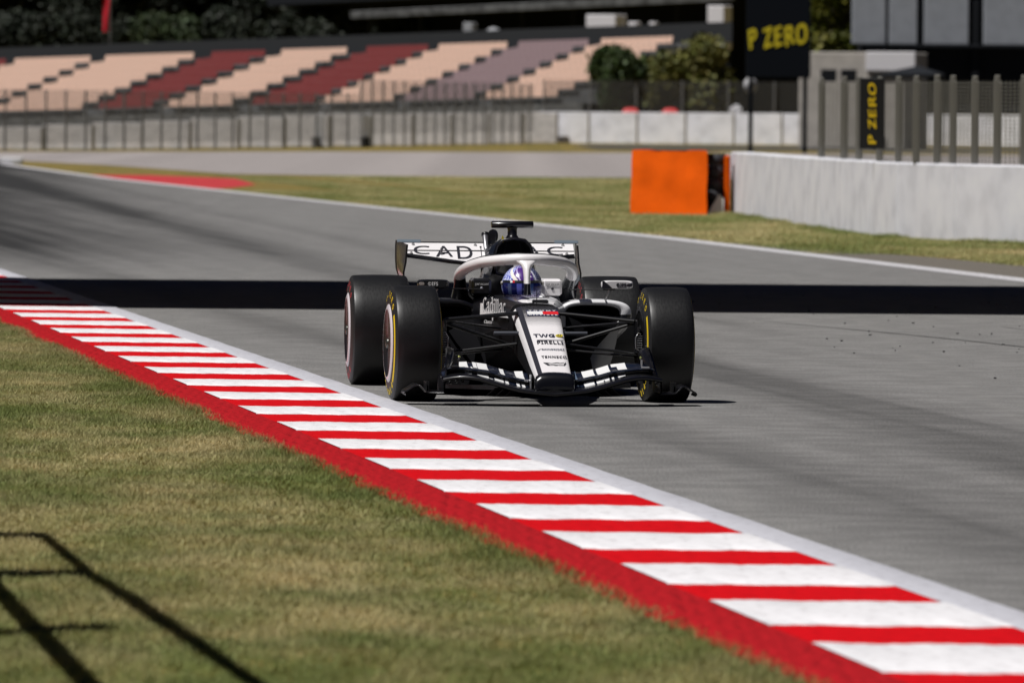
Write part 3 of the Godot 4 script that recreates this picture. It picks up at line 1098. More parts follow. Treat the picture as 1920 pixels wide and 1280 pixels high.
	tube(st, [Vector3(0.2, 0, 0), Vector3(0.2, 10.5, 0)], 0.06)
	put("mast", bake(st), mat("mast_steel", lin(0.12, 0.12, 0.12), 0.5), fl)
	var cp := thing("plinth", "pale concrete plinth under the red banner's mast", "plinth", Vector3(-25.0, 3.85, -612))
	st = ST()
	cbox(st, Vector3(0, 0.55, 0), Vector3(0.32, 1.5, 0.3), 0.04)
	cbox(st, Vector3(0, -0.2, 0), Vector3(0.5, 0.2, 0.4), 0.04)
	put("block", bake(st), gr, cp)

func leaf_clump(seed_: int, n: int, size: float) -> ArrayMesh:
	var r := RandomNumberGenerator.new()
	r.seed = seed_
	var st := ST()
	flat(st)
	for i in n:
		var c := Vector3(r.randf_range(-1, 1), r.randf_range(-1, 1), r.randf_range(-1, 1)) * size
		var a := Vector3(r.randf_range(-1, 1), r.randf_range(-1, 1), r.randf_range(-1, 1)).normalized() * size * 0.42
		var b := a.cross(Vector3(r.randf_range(-1, 1), r.randf_range(-1, 1), r.randf_range(-1, 1))).normalized() * size * 0.3
		quad(st, c - a, c + b, c + a, c - b)
	return bake(st)

var clump: ArrayMesh
var leaf_mats := {}

func leaf_mat(key: String, c: Color) -> StandardMaterial3D:
	var m := mat(key, c, 0.7)
	m.vertex_color_use_as_albedo = true
	m.backlight_enabled = true
	m.backlight = Color(0.3, 0.35, 0.2) if key != "pine_leaf" else Color(0.02, 0.02, 0.02)
	return m

func tree(called: String, label: String, category: String, at: Vector3, h: float, crown0: float, rad: float, n: int, m: Material, group: String, squash := 1.0) -> void:
	var t := thing(called, label, category, at, group)
	var st := ST()
	var lean := Vector3(R.randf_range(-0.3, 0.3), 0, R.randf_range(-0.3, 0.3))
	tube(st, [Vector3.ZERO, lean * 0.4 + Vector3(0, h * 0.35, 0), lean + Vector3(0, h * 0.8, 0)], [h * 0.022, h * 0.017, h * 0.006], null, 7)
	for k in 6:
		var y := lerpf(crown0, h * 0.85, k / 6.0)
		var w := R.randf() * TAU
		tube(st, [lean * (y / h) + Vector3(0, y * 0.92, 0), lean * (y / h) + Vector3(cos(w) * rad * 0.7, y + rad * 0.18, sin(w) * rad * 0.7)], [h * 0.008, h * 0.003], null, 5)
	put("trunk", bake(st), mat("bark", lin(0.07, 0.055, 0.04), 0.9), t)
	var mm := MultiMesh.new()
	mm.transform_format = MultiMesh.TRANSFORM_3D
	mm.use_colors = true
	mm.mesh = clump
	mm.instance_count = n
	var lobes := []
	for k in 9:
		var w := R.randf() * TAU
		var q := R.randf_range(0.2, 0.7)
		lobes.append([Vector3(cos(w) * rad * q, lerpf(crown0 + rad * 0.3, h - rad * 0.3, R.randf()), sin(w) * rad * q), rad * R.randf_range(0.35, 0.6)])
	for i in n:
		var L: Array = lobes[R.randi() % lobes.size()]
		var d: Vector3 = Vector3(R.randfn(), R.randfn() * squash, R.randfn()).normalized() * L[1] * pow(R.randf(), 0.4)
		var s := R.randf_range(0.6, 1.3)
		mm.set_instance_transform(i, Transform3D(Basis.from_euler(Vector3(R.randf() * TAU, R.randf() * TAU, 0)).scaled(Vector3(s, s, s)), L[0] + d))
		var k := R.randf_range(0.6, 1.3)
		mm.set_instance_color(i, Color(k * R.randf_range(0.85, 1.15), k, k * R.randf_range(0.8, 1.1)))
	var mi := MultiMeshInstance3D.new()
	mi.name = "crown"
	mi.multimesh = mm
	mi.material_override = m
	t.add_child(mi)

func trees() -> void:
	clump = leaf_clump(4, 14, 0.34)
	var pine := leaf_mat("pine_leaf", lin(0.012, 0.019, 0.008))
	var deep := leaf_mat("deep_leaf", lin(0.035, 0.055, 0.018))
	var olive := leaf_mat("olive_leaf", lin(0.135, 0.135, 0.028))
	var where := ["above the red seats at the left edge", "left of the red banner", "close behind the red banner", "right of the red banner", "above the second cream block", "behind the first full red block", "above the third cream block", "above the second red block", "by the covered stand's dark end"]
	for i in 9:
		var x := -31.0 + 2.9 * i + R.randf_range(-0.4, 0.4)
		tree("pine_tree", "tall dark pine tree " + where[i], "tree", Vector3(x * 1.12, 0, -628 - 9 * hash2(i, 3)), 15.0 + 2.0 * hash2(i, 1), 5.0, 3.8, 3000, pine, "dark pines behind the stand")
	for i in 8:
		tree("dark_shrub", "dark shrub in the shade, %s of the row behind the seats" % ["first", "second", "third", "fourth", "fifth", "sixth", "seventh", "last"][i], "shrub", Vector3(-35.2 + 3.36 * i, 0, -619 - 3 * hash2(i, 8)), 7.4, 2.0, 2.6, 1800, deep if i == 4 else pine, "shrubs behind the stand")
	tree("round_shrub", "dark green round shrub in front of the last cream seats", "shrub", Vector3(5.1, 0, -497.5), 4.35, 1.9, 1.45, 1500, leaf_mat("shrub_leaf", lin(0.04, 0.07, 0.014)), "")
	tree("olive_tree", "yellow green tree left of the big black board", "tree", Vector3(9.3, 0, -499), 5.0, 1.6, 1.75, 1500, olive, "")
	tree("olive_tree", "small yellow green tree right of the dark round shrub", "tree", Vector3(7.1, 0, -500), 4.1, 2.0, 0.9, 500, olive, "")
	tree("lime_tree", "bright yellow green tree between board and grey building", "tree", Vector3(14.75, 0, -457), 7.8, 4.2, 1.1, 700, leaf_mat("lime_leaf", lin(0.16, 0.17, 0.02)), "")

func overhead_bridge() -> void:
	var b := thing("footbridge", "wide overhead bridge whose shadow crosses the track", "bridge", Vector3(-3.5, 0, -94))
	var m := mat("bridge_concrete", lin(0.3, 0.3, 0.3), 0.85)
	var st := ST()
	cbox(st, Vector3(0, 8.0, 2.4), Vector3(48, 0.9, 13.8), 0.05)
	put("deck", bake(st), m, b)
	for x in [-23.0, 23.0]:
		st = ST()
		cbox(st, Vector3(x, 3.8, 2.4), Vector3(1.2, 7.6, 4.0), 0.05)
		put("pier", bake(st), m, b)
	for z in [-4.4, 9.2]:
		st = ST()
		cbox(st, Vector3(0, 9.0, z), Vector3(48, 1.1, 0.12), 0.02)
		put("parapet", bake(st), m, b)

func trackside_fence() -> void:
	# stands beyond the left edge of the view; its rails throw the shadows on the near grass
	var f := thing("rail_fence", "two rail steel fence whose shadow falls on the near grass", "fence", trk(-3.5, -4.6))
	var m := mat("rail_steel", lin(0.2, 0.2, 0.2), 0.5, 0.5)
	var k := 0.449     # run of a shadow per metre of height, across
	var kz := 0.225    # and away from the viewer
	var hA := 3.0
	var hB := 1.9
	var A := [Vector3(-1.92, 0, -40.6), Vector3(-1.60, 0, -37.4), Vector3(-1.30, 0, -34.9), Vector3(-0.826, 0, -30.8), Vector3(0.25, 0, -21.0)]
	var B := [Vector3(-2.28, 0, -40.6), Vector3(-1.861, 0, -35.9), Vector3(-1.314, 0, -30.5), Vector3(-0.35, 0, -21.0)]
	var pa := []
	for p in A: pa.append(p + Vector3(-k * hA, hA, kz * hA) - f.position)
	var pb := []
	for p in B: pb.append(p + Vector3(-k * hB, hB, kz * hB) - f.position)
	var st := ST()
	tube(st, pa, [0.03, 0.03, 0.045, 0.034, 0.034])
	put("top_rail", bake(st), m, f)
	st = ST()
	tube(st, pb, [0.038, 0.038, 0.042, 0.04])
	put("lower_rail", bake(st), m, f)
	for q in [[pa[0], pb[0]], [pa[1], pb[0].lerp(pb[1], 0.7)], [Vector3(-1.367 - k * 2.3, 2.3, -33.6 + kz * 2.3) - f.position, Vector3(-1.72 - k * 1.55, 1.55, -33.1 + kz * 1.55) - f.position]]:
		st = ST()
		var top: Vector3 = q[0]
		var low: Vector3 = q[1]
		bar(st, top, low, 0.5, 0.03)
		bar(st, low, Vector3(low.x - 0.25, -f.position.y, low.z), 0.5, 0.03)
		put("post", bake(st), m, f)

# ---------------------------------------------------------------- the car
# car axes: x to the car's left hand side (right in the view), y up, z forward; origin under the front axle
func tab(t: Array, x: float) -> float:
	for i in t.size() - 1:
		if x <= t[i + 1][0]:
			return lerpf(t[i][1], t[i + 1][1], clampf((x - t[i][0]) / (t[i + 1][0] - t[i][0]), 0.0, 1.0))
	return t[-1][1]

func sloop(cx: float, cy: float, hx: float, hy: float, z: float, e := 2.6, n := 32, s := 1.0) -> PackedVector3Array:
	var out := PackedVector3Array()
	for i in n:
		var w := TAU * i / n
		var c := cos(w)
		var d := sin(w)
		out.append(Vector3(s * (cx + hx * signf(c) * pow(absf(c), 2.0 / e)), cy + hy * signf(d) * pow(absf(d), 2.0 / e), z))
	return out

func nose_top(z: float) -> float:
	return 0.572 - 0.2975 * (z + 0.2)

func nose_row(z: float, hw: float, top: float, bot: float) -> PackedVector3Array:
	var k := clampf((top - bot) / 0.16, 0.3, 1.0)
	var q := [[0.0, bot], [-0.85, bot], [-1.0, bot + 0.025], [-1.0, top - 0.11 * k], [-0.985, top - 0.062 * k], [-0.94, top - 0.032 * k], [-0.85, top - 0.014], [-0.73, top - 0.005], [-0.62, top - 0.001], [-0.3, top + 0.002], [0.0, top + 0.003], [0.3, top + 0.002], [0.66, top], [0.86, top - 0.003], [0.955, top - 0.016 * k], [0.99, top - 0.045 * k], [1.0, top - 0.10 * k], [1.0, bot + 0.025], [0.85, bot], [0.0, bot]]
	var out := PackedVector3Array()
	for p in q:
		out.append(Vector3(p[0] * hw, p[1], z))
	return out

func on_nose(x: float, z: float, lift := 0.005) -> Transform3D:
	var up := Vector3(0, 0.2975, -1.0).normalized()
	var n := Vector3.RIGHT.cross(up)
	return Transform3D(Basis(Vector3.RIGHT, up, n), Vector3(x, nose_top(z), z) + n * lift)

func halftone() -> ImageTexture:
	# livery print: black fading out as a screen of dots
	var w := 320
	var h := 1024
	var im := Image.create(w, h, false, Image.FORMAT_RGB8)
	im.fill(Color(1, 1, 1))
	for y in int(h * 0.33):
		for x in w:
			var cover := clampf(1.0 - (float(y) / h) / 0.31, 0.0, 1.0) * 0.95
			var gx := fposmod(x + (5 if (y / 10) % 2 == 1 else 0), 10) - 5.0
			var gy := fposmod(y, 10) - 5.0
			if sqrt(gx * gx + gy * gy) < 7.2 * sqrt(cover * 0.78):
				im.set_pixel(x, y, Color(0.10, 0.10, 0.11))
	return ImageTexture.create_from_image(im)

func bar(st: SurfaceTool, a: Vector3, b: Vector3, chord: float, thick: float) -> void:   # streamlined arm
	var d := (b - a).normalized()
	var f := Vector3(0, 0, 1)
	f = (f - d * f.dot(d)).normalized()
	var t := d.cross(f)
	var rows := []
	for p in [a, b]:
		var row := PackedVector3Array()
		for q in [[1.0, 0.0], [0.86, 0.6], [0.5, 0.95], [0.1, 1.0], [-0.5, 0.6], [-1.0, 0.05], [-0.5, -0.6], [0.1, -1.0], [0.5, -0.95], [0.86, -0.6]]:
			row.append(p + f * q[0] * chord * 0.5 + t * q[1] * thick * 0.5)
		rows.append(row)
	skin(st, rows, true)

func wheel(car: Node3D, side: float, front: bool) -> void:
	var hw := 0.14 if front else 0.1875
	var rad := 0.3525 if front else 0.355
	var w := part("wheel", car, Vector3(side * (0.95 - hw - (0.040 if front else 0.02)), rad - 0.004, 0.0 if front else -3.4))
	w.rotation.y = deg_to_rad(2.3) if front else 0.0
	var rubber := mat("tyre_rubber", lin(0.006, 0.006, 0.0065), 0.48)
	if rubber.roughness_texture == null:
		rubber.roughness_texture = noise_tex(101, 0.06, [Color(0.82, 0.82, 0.82), Color(1, 1, 1)], [0.3, 0.7], 256, 4)
		rubber.metallic_specular = 0.46
		rubber.uv1_triplanar = true
		rubber.uv1_scale = Vector3(6, 2, 2)
	var side_m := mat("tyre_side", lin(0.014, 0.014, 0.015), 0.5)
	var st := ST()
	lathe(st, [[-hw + 0.014, rad - 0.0085], [-hw + 0.026, rad - 0.0045], [-hw * 0.62, rad - 0.0016], [-hw * 0.3, rad - 0.0004], [0.0, rad], [hw * 0.3, rad - 0.0004], [hw * 0.62, rad - 0.0016], [hw - 0.026, rad - 0.0045], [hw - 0.014, rad - 0.0085]], 72)
	put("tread", bake(st), rubber, w)
	for s in [-1.0, 1.0]:
		st = ST()
		lathe(st, [[s * (hw - 0.014), rad - 0.0085], [s * (hw - 0.007), rad - 0.017], [s * (hw - 0.002), rad - 0.030], [s * (hw + 0.004), 0.298], [s * (hw + 0.008), 0.265], [s * (hw + 0.008), 0.238]], 64)
		put("sidewall", bake(st), side_m, w)
	var lip := mat("rim_lip", lin(0.62, 0.57, 0.60), 0.35, 0.0, 0.3)
	var blk := mat("rim_black", lin(0.006, 0.006, 0.007), 0.4)
	for s in [-1.0, 1.0]:
		st = ST()
		lathe(st, [[s * (hw + 0.007), 0.2385], [s * (hw + 0.011), 0.236], [s * (hw + 0.019), 0.212], [s * (hw + 0.019), 0.207]], 56)
		put("rim", bake(st), lip if s == side else blk, w)
		st = ST()
		lathe(st, [[s * (hw + 0.019), 0.2075], [s * (hw + 0.015), 0.203], [s * (hw + 0.016), 0.06], [s * (hw + 0.010), 0.05], [s * (hw + 0.010), 0.0]], 40)
		put("wheel_cover", bake(st), blk, w)
	st = ST()
	lathe(st, [[side * (hw + 0.010), 0.03], [side * (hw + 0.022), 0.028], [side * (hw + 0.026), 0.018], [side * (hw + 0.026), 0.0]], 12)
	put("hub_nut", bake(st), mat("hub_nut_metal", lin(0.10, 0.10, 0.09), 0.35, 0.8), w)
	var mark := mat("tyre_yellow", lin(0.70, 0.50, 0.005), 0.6) if front else mat("tyre_red_mark", lin(0.45, 0.05, 0.06), 0.6)
	for s in [-1.0, 1.0]:
		var lt := ST()
		for word in [["P ZERO", 0.25], ["PIRELLI", 0.25 + PI]]:
			var txt: String = word[0]
			for i in txt.length():
				if txt[i] == " ": continue
				var t := text_mesh(txt[i], sans, 0.2)
				var bb := t.get_aabb()
				var ang: float = word[1] + (i - txt.length() * 0.5) * 0.235
				var d := Vector3(0, cos(ang), -s * sin(ang))
				var tang := Vector3(0, -sin(ang), -s * cos(ang))
				var nrm := Vector3(s, 0, 0)
				var sc := 0.034 / 0.46
				var c := bb.get_center()
				lt.append_from(t, 0, Transform3D(Basis(tang * sc * 1.15, (d - nrm * 0.20).normalized() * sc, nrm * 0.006), Vector3(s * (hw + 0.0045), 0, 0) + d * 0.299) * Transform3D(Basis(), Vector3(-c.x, -c.y, 0)))
		put("sidewall_lettering", lt.commit(), mark, w)
		if front:
			st = ST()
			for seg in [[0.95, 2.45], [0.95 + PI, 2.45 + PI]]:
				var rows := []
				for k in 25:
					var ang: float = lerpf(seg[0], seg[1], k / 24.0)
					var d := Vector3(0, cos(ang), -s * sin(ang))
					rows.append(PackedVector3Array([d * 0.289 + Vector3(s * (hw + 0.0068), 0, 0), d * 0.311 + Vector3(s * (hw + 0.0018), 0, 0)]))
				skin(st, rows)
			put("sidewall_band", bake(st), mark, w)

func wing_patch(flap: Callable, x0: float, x1: float, f0: float, f1: float) -> ArrayMesh:
	var st := ST()
	var rows := []
	for j in 5:
		var row := PackedVector3Array()
		for i in 5:
			var p: Vector3 = flap.call(lerpf(x0, x1, i / 4.0), lerpf(f0, f1, j / 4.0))
			row.append(p + Vector3(0, 0.0022, 0.0018))
		rows.append(row)
	skin(st, rows)
	return bake(st)

func racing_car() -> void:
	var c := thing("racing_car", "black and white open wheel racing car with halo on the asphalt", "racing car", Vector3(0.163, 0.004, -60.0))
	c.rotation.y = deg_to_rad(4.79)
	var black := mat("gloss_black", lin(0.005, 0.005, 0.007), 0.28, 0.0, 0.25)
	var satin := mat("carbon", lin(0.007, 0.007, 0.008), 0.38)
	var matt := mat("matt_black", lin(0.004, 0.004, 0.005), 0.9)
	matt.metallic_specular = 0.2
	var navy := mat("navy", lin(0.006, 0.010, 0.024), 0.3, 0.0, 0.4)
	var white := mat("body_white", lin(0.80, 0.78, 0.79), 0.35, 0.0, 0.35)
	var pearl := mat("body_pearl", lin(0.74, 0.74, 0.76), 0.32, 0.0, 0.4)
	var print_black := mat("print_black", lin(0.012, 0.012, 0.02), 0.5)
	var print_white := mat("print_white", lin(0.72, 0.72, 0.72), 0.5)
	var silver := mat("bare_metal", lin(0.5, 0.5, 0.52), 0.3, 0.8)
	for f in [true, false]:
		for s in [-1.0, 1.0]:
			wheel(c, s, f)

	# ---- nose
	var nose := part("nose", c)
	var rows := []
	for k in 14:
		var t := k / 13.0
		var z := lerpf(-0.2, 1.04, t)
		rows.append(nose_row(z, lerpf(0.150, 0.1095, pow(t, 0.85)), nose_top(z), lerpf(0.30, 0.090, pow(t, 0.9))))
	var pm := mat("nose_print", lin(0.82, 0.79, 0.80), 0.35, 0.0, 0.35)
	pm.albedo_texture = halftone()
	var st := ST()
	skin(st, rows, false, 8, 14)
	put("top_panel", bake(st), pm, nose)
	st = ST()
	skin(st, rows, false, 14, 19)
	put("left_flank", bake(st), pearl, nose)
	st = ST()
	skin(st, rows, false, 6, 8)
	put("black_stripe", bake(st), print_black, nose)
	st = ST()
	skin(st, rows, false, 4, 6)
	put("white_stripe", bake(st), white, nose)
	st = ST()
	skin(st, rows, false, 0, 4)
	put("right_flank", bake(st), matt, nose)
	st = ST()
	rows = []
	for q in [[1.04, 0.1095, 0.2031, 0.088], [1.06, 0.115, 0.2005, 0.082], [1.09, 0.119, 0.195, 0.080], [1.113, 0.120, 0.184, 0.079], [1.126, 0.119, 0.165, 0.079], [1.132, 0.117, 0.14, 0.079], [1.134, 0.112, 0.12, 0.080]]:
		rows.append(nose_row(q[0], q[1], q[2], q[3]))
	skin(st, rows)
	fan(st, rows[-1])
	put("nose_tip", bake(st), black, nose)
	# flag print
	var fx := on_nose(0.028, -0.06)
	st = ST()
	cbox(st, fx.origin, Vector3(0.196, 0.112, 0.002), 0.0004, fx.basis)
	put("flag_ground", bake(st), mat("flag_navy", lin(0.008, 0.012, 0.06), 0.5), nose)
	for q in [[-0.0475, print_white], [0.0475, mat("flag_red", lin(0.62, 0.01, 0.015), 0.5)]]:
		st = ST()
		cbox(st, fx * Vector3(q[0], 0, 0.0012), Vector3(0.095, 0.058, 0.002), 0.0004, fx.basis)
		put("flag_field", bake(st), q[1], nose)
	letters(nose, "T O M M Y", 0.165, 0.018, print_white, fx * Transform3D(Basis(), Vector3(0, 0.043, 0.0018)), sans, 0.001)
	letters(nose, "H I L F I G E R", 0.175, 0.018, print_white, fx * Transform3D(Basis(), Vector3(0, -0.043, 0.0018)), sans, 0.001)
	var navy_print := mat("print_navy", lin(0.01, 0.012, 0.035), 0.5)
	letters(nose, "TWG", 0.128, 0.062, navy_print, on_nose(0.0, 0.365), sans, 0.001)
	st = ST()
	var ax := on_nose(0.092, 0.365)
	plate(st, PackedVector2Array([Vector2(-0.024, 0.0), Vector2(-0.010, 0.024), Vector2(0.012, 0.026), Vector2(0.026, 0.006), Vector2(0.014, -0.024), Vector2(-0.012, -0.022)]), 0.002, ax)
	put("emblem", bake(st), mat("emblem_yellow", lin(0.55, 0.45, 0.02), 0.5), nose)
	letters(nose, "AI", 0.026, 0.026, navy_print, ax * Transform3D(Basis(), Vector3(0, 0, 0.002)), sans, 0.001)
	letters(nose, "PIRELLI", 0.160, 0.062, print_black, on_nose(0.026, 0.495), sans, 0.001)
	st = ST()
	cbox(st, on_nose(-0.018, 0.458).origin, Vector3(0.06, 0.012, 0.002), 0.0004, on_nose(0, 0.5).basis)
	cbox(st, on_nose(0.035, 0.452).origin, Vector3(0.17, 0.006, 0.002), 0.0004, on_nose(0, 0.5).basis)
	put("lettering_bar", bake(st), print_black, nose)
	letters(nose, "GAINBRIDGE", 0.138, 0.032, mat("print_grey", lin(0.10, 0.11, 0.14), 0.5), on_nose(0.032, 0.625), sans, 0.001)
	st = ST()
	plate(st, PackedVector2Array([Vector2(-0.018, -0.03), Vector2(0.012, 0.018), Vector2(0.018, 0.03), Vector2(0.004, 0.012)]), 0.002, on_nose(-0.056, 0.64))
	put("emblem", bake(st), print_black, nose)
	letters(nose, "TENNECO", 0.150, 0.052, print_black, on_nose(0.026, 0.765), slant, 0.001)
	var cx := on_nose(0.022, 0.895)     # winged shield outline
	st = ST()
	for q in [[Vector2(-0.066, 0.026), Vector2(-0.044, -0.026)], [Vector2(-0.056, 0.022), Vector2(-0.036, -0.02)], [Vector2(0.066, 0.026), Vector2(0.052, -0.024)], [Vector2(0.056, 0.024), Vector2(0.03, 0.014)], [Vector2(-0.05, 0.02), Vector2(-0.02, 0.006)], [Vector2(-0.02, 0.006), Vector2(0.012, 0.022)], [Vector2(0.012, 0.022), Vector2(0.03, 0.014)], [Vector2(-0.044, -0.026), Vector2(-0.012, -0.022)], [Vector2(0.018, -0.022), Vector2(0.052, -0.024)]]:
		var a: Vector2 = q[0]
		var b: Vector2 = q[1]
		var nn := (b - a).orthogonal().normalized() * 0.0028
		plate(st, PackedVector2Array([a + nn, b + nn, b - nn, a - nn]), 0.002, cx)
	plate(st, PackedVector2Array([Vector2(-0.012, -0.018), Vector2(0.018, -0.018), Vector2(0.010, -0.030), Vector2(-0.006, -0.030)]), 0.002, cx)
	put("emblem", bake(st), print_black, nose)
	st = ST()     # probe on the nose
	tube(st, [Vector3(0.005, 0.56, -0.22), Vector3(0.005, 0.675, -0.22)], 0.003, null, 6)
	put("probe", bake(st), satin, nose)

	# ---- front wing
	var fw := part("front_wing", c)
	var ym := [[0.0, 0.083], [0.127, 0.096], [0.2, 0.105], [0.26, 0.119], [0.36, 0.148], [0.444, 0.172], [0.5, 0.180], [0.55, 0.183], [0.60, 0.177], [0.66, 0.166]]
	var ys := [[0.1, 0.140], [0.17, 0.150], [0.242, 0.168], [0.28, 0.174], [0.38, 0.203], [0.473, 0.213], [0.526, 0.220], [0.6, 0.222], [0.66, 0.205]]
	var yt := [[0.1, 0.190], [0.15, 0.197], [0.21, 0.196], [0.29, 0.214], [0.364, 0.238], [0.42, 0.246], [0.48, 0.253], [0.545, 0.250], [0.6, 0.246], [0.66, 0.232]]
	var zm := func(x: float) -> float: return 1.16 - 0.15 * pow(absf(x) / 0.66, 2.0)
	st = ST()
	rows = []
	for i in 45:
		var x := -0.66 + 1.32 * i / 44.0
		var z: float = zm.call(x)
		var y := tab(ym, absf(x))
		rows.append(PackedVector3Array([Vector3(x, y - 0.016, z + 0.006), Vector3(x, y - 0.006, z + 0.008), Vector3(x, y, z), Vector3(x, y + 0.004, z - 0.1), Vector3(x, y + 0.010, z - 0.2), Vector3(x, y - 0.004, z - 0.19), Vector3(x, y - 0.022, z - 0.1), Vector3(x, y - 0.026, z - 0.02)]))
	skin(st, rows, true)
	put("main_plane", bake(st), black, fw)
	var flap1 := func(x: float, f: float) -> Vector3:
		var a := Vector3(x, tab(ym, absf(x)) + 0.006, zm.call(x) - 0.17)
		var b := Vector3(x, tab(ys, absf(x)) - 0.010, 0.80 - 0.05 * absf(x))
		return a.lerp(b, f) + Vector3(0, -0.010 * sin(PI * f), 0)
	var flap2 := func(x: float, f: float) -> Vector3:
		var a := Vector3(x, tab(ys, absf(x)) + 0.004, 0.86 - 0.05 * absf(x))
		var b := Vector3(x, tab(yt, absf(x)), 0.64 - 0.04 * absf(x))
		return a.lerp(b, f) + Vector3(0, -0.008 * sin(PI * f), 0)
	for s in [-1.0, 1.0]:
		for which in 2:
			var fl: Callable = flap1 if which == 0 else flap2
			st = ST()
			rows = []
			for i in 24:
				var x: float = s * lerpf(0.125, 0.652 if which == 0 else 0.625, i / 23.0)
				var row := PackedVector3Array()
				for q in 7:
					row.append(fl.call(x, q / 6.0))
				var th := 0.008 if which == 0 else 0.013
				row.append(fl.call(x, 0.6) - Vector3(0, th * 0.8, 0))
				row.append(fl.call(x, 0.12) - Vector3(0, th * 1.1, 0))
				row.append(fl.call(x, 0.0) + Vector3(0, -th * 0.8, 0.006))
				row.append(fl.call(x, 0.0) + Vector3(0, -th * 0.25, 0.009))
				rows.append(row)
			skin(st, rows, true)
			put("flap", bake(st), navy, fw)
	for q in [[-0.548, -0.49, 0.25, 1.0], [-0.458, -0.435, 0.35, 1.0], [-0.477, -0.466, 0.10, 0.45], [-0.432, -0.371, 0.12, 1.0], [-0.297, -0.271, 0.1, 0.95], [-0.203, -0.153, 0.12, 1.0], [0.203, 0.273, 0.15, 1.0], [0.290, 0.364, 0.1, 0.98], [0.380, 0.412, 0.72, 1.0], [0.412, 0.467, 0.15, 0.99]]:
		put("white_patch", wing_patch(flap2, q[0], q[1], q[2], q[3]), print_white, fw)
	for q in [[-0.515, -0.474, 0.2, 0.85], [-0.495, -0.487, 0.85, 1.0], [-0.441, -0.374, 0.25, 1.0], [-0.372, -0.35, 0.25, 0.42], [-0.339, -0.284, 0.2, 0.7], [-0.30, -0.282, 0.7, 0.98], [-0.275, -0.255, 0.15, 0.95], [-0.207, -0.188, 0.1, 0.95], [-0.175, -0.156, 0.1, 0.85], [0.201, 0.262, 0.08, 0.85], [0.276, 0.318, 0.12, 0.85], [0.284, 0.355, 0.55, 1.0], [0.325, 0.352, 0.2, 0.55], [0.368, 0.381, 0.3, 0.6], [0.407, 0.452, 0.35, 1.0]]:
		put("white_patch", wing_patch(flap1, q[0], q[1], q[2], q[3]), print_white, fw)
	var steel_blue := mat("print_blue_grey", lin(0.10, 0.14, 0.20), 0.4)
	for q in [[0.138, 0.166, 0.1, 1.0]]:
		put("blue_patch", wing_patch(flap2, q[0], q[1], q[2], q[3]), steel_blue, fw)
		put("blue_patch", wing_patch(flap1, q[0], q[1], q[2], q[3]), steel_blue, fw)
	for s in [-1.0, 1.0]:
		# curved endplate
		st = ST()
		rows = []
		for k in 9:
			var t := k / 8.0
			var z := lerpf(1.02, 0.52, t)
			var row := PackedVector3Array()
			var full := [[0.655, 0.078], [0.657, 0.12], [0.652, 0.165], [0.632, 0.205], [0.600, 0.235], [0.575, 0.27], [0.566, 0.305], [0.577, 0.330], [0.617, 0.345]]
			var low := [[0.655, 0.078], [0.657, 0.09], [0.657, 0.10], [0.656, 0.115], [0.655, 0.13], [0.653, 0.14], [0.650, 0.15], [0.648, 0.16], [0.645, 0.166]]
			for i in 9:
				var e := smoothstep(0.1, 0.85, t)
				row.append(Vector3(s * lerpf(low[i][0], full[i][0], e), lerpf(low[i][1], full[i][1], e), z))
			rows.append(row)
		skin(st, rows)
		var rows2 := []
		for r in rows:
			var row := PackedVector3Array()
			for p in r:
				row.append(p + Vector3(-s * 0.009, 0.002, 0))
			rows2.append(row)
		skin(st, rows2)
		var rim := []
		for pair in [[rows, rows2]]:
			for i in 9:
				rim.append(PackedVector3Array([pair[0][8][i], pair[1][8][i]]))
		skin(st, rim)
		var rim2 := []
		for k in 9:
			rim2.append(PackedVector3Array([rows[k][8], rows2[k][8]]))
		skin(st, rim2)
		put("endplate", bake(st), black, fw)
		# footplate with its arched tunnel
		st = ST()
		rows = []
		for q in [[0.650, 0.080], [0.735, 0.080], [0.752, 0.086], [0.772, 0.108], [0.79, 0.121], [0.806, 0.124], [0.826, 0.118], [0.845, 0.104], [0.862, 0.092], [0.878, 0.084], [0.884, 0.074], [0.874, 0.066]]:
			rows.append(PackedVector3Array([Vector3(s * q[0], q[1] - 0.004, 1.0 - 0.12 * (q[0] - 0.65) / 0.23), Vector3(s * q[0], q[1], 0.995 - 0.12 * (q[0] - 0.65) / 0.23), Vector3(s * q[0], q[1] + 0.002, 0.6), Vector3(s * q[0], q[1] - 0.006, 0.6), Vector3(s * q[0], q[1] - 0.009, 0.99 - 0.12 * (q[0] - 0.65) / 0.23)]))
		skin(st, rows, true)
		put("footplate", bake(st), black, fw)
		for q in [[0.737, 0.145], [0.752, 0.145]]:
			st = ST()
			cbox(st, Vector3(s * q[0], 0.108, 0.80), Vector3(0.004, 0.066, 0.2), 0.001)
			put("fin", bake(st), satin, fw)
		st = ST()      # flap adjuster and tether ends by the endplate
		cbox(st, Vector3(s * 0.575, 0.228, 0.82), Vector3(0.05, 0.014, 0.05), 0.004)
		cbox(st, Vector3(s * 0.555, 0.25, 0.80), Vector3(0.010, 0.05, 0.02), 0.003)
		put("adjuster", bake(st), silver if s > 0.0 else satin, fw)
		st = ST()
		tube(st, [Vector3(s * 0.552, 0.235, 0.79), Vector3(s * 0.549, 0.285, 0.79)], 0.003, null, 6)
		put("tether", bake(st), silver, fw)
		st = ST()
		tube(st, [Vector3(s * 0.549, 0.285, 0.79), Vector3(s * 0.545, 0.293, 0.79)], 0.0065, null, 8)
		put("cap", bake(st), mat("cap_lime", lin(0.55, 0.6, 0.2), 0.5), fw)
		st = ST()      # strut beside the nose
		cbox(st, Vector3(s * 0.128, 0.145, 0.93), Vector3(0.005, 0.085, 0.10), 0.001)
		cbox(st, Vector3(s * 0.145, 0.150, 0.90), Vector3(0.035, 0.012, 0.03), 0.004)
		put("pylon", bake(st), silver if s < 0.0 else satin, fw)
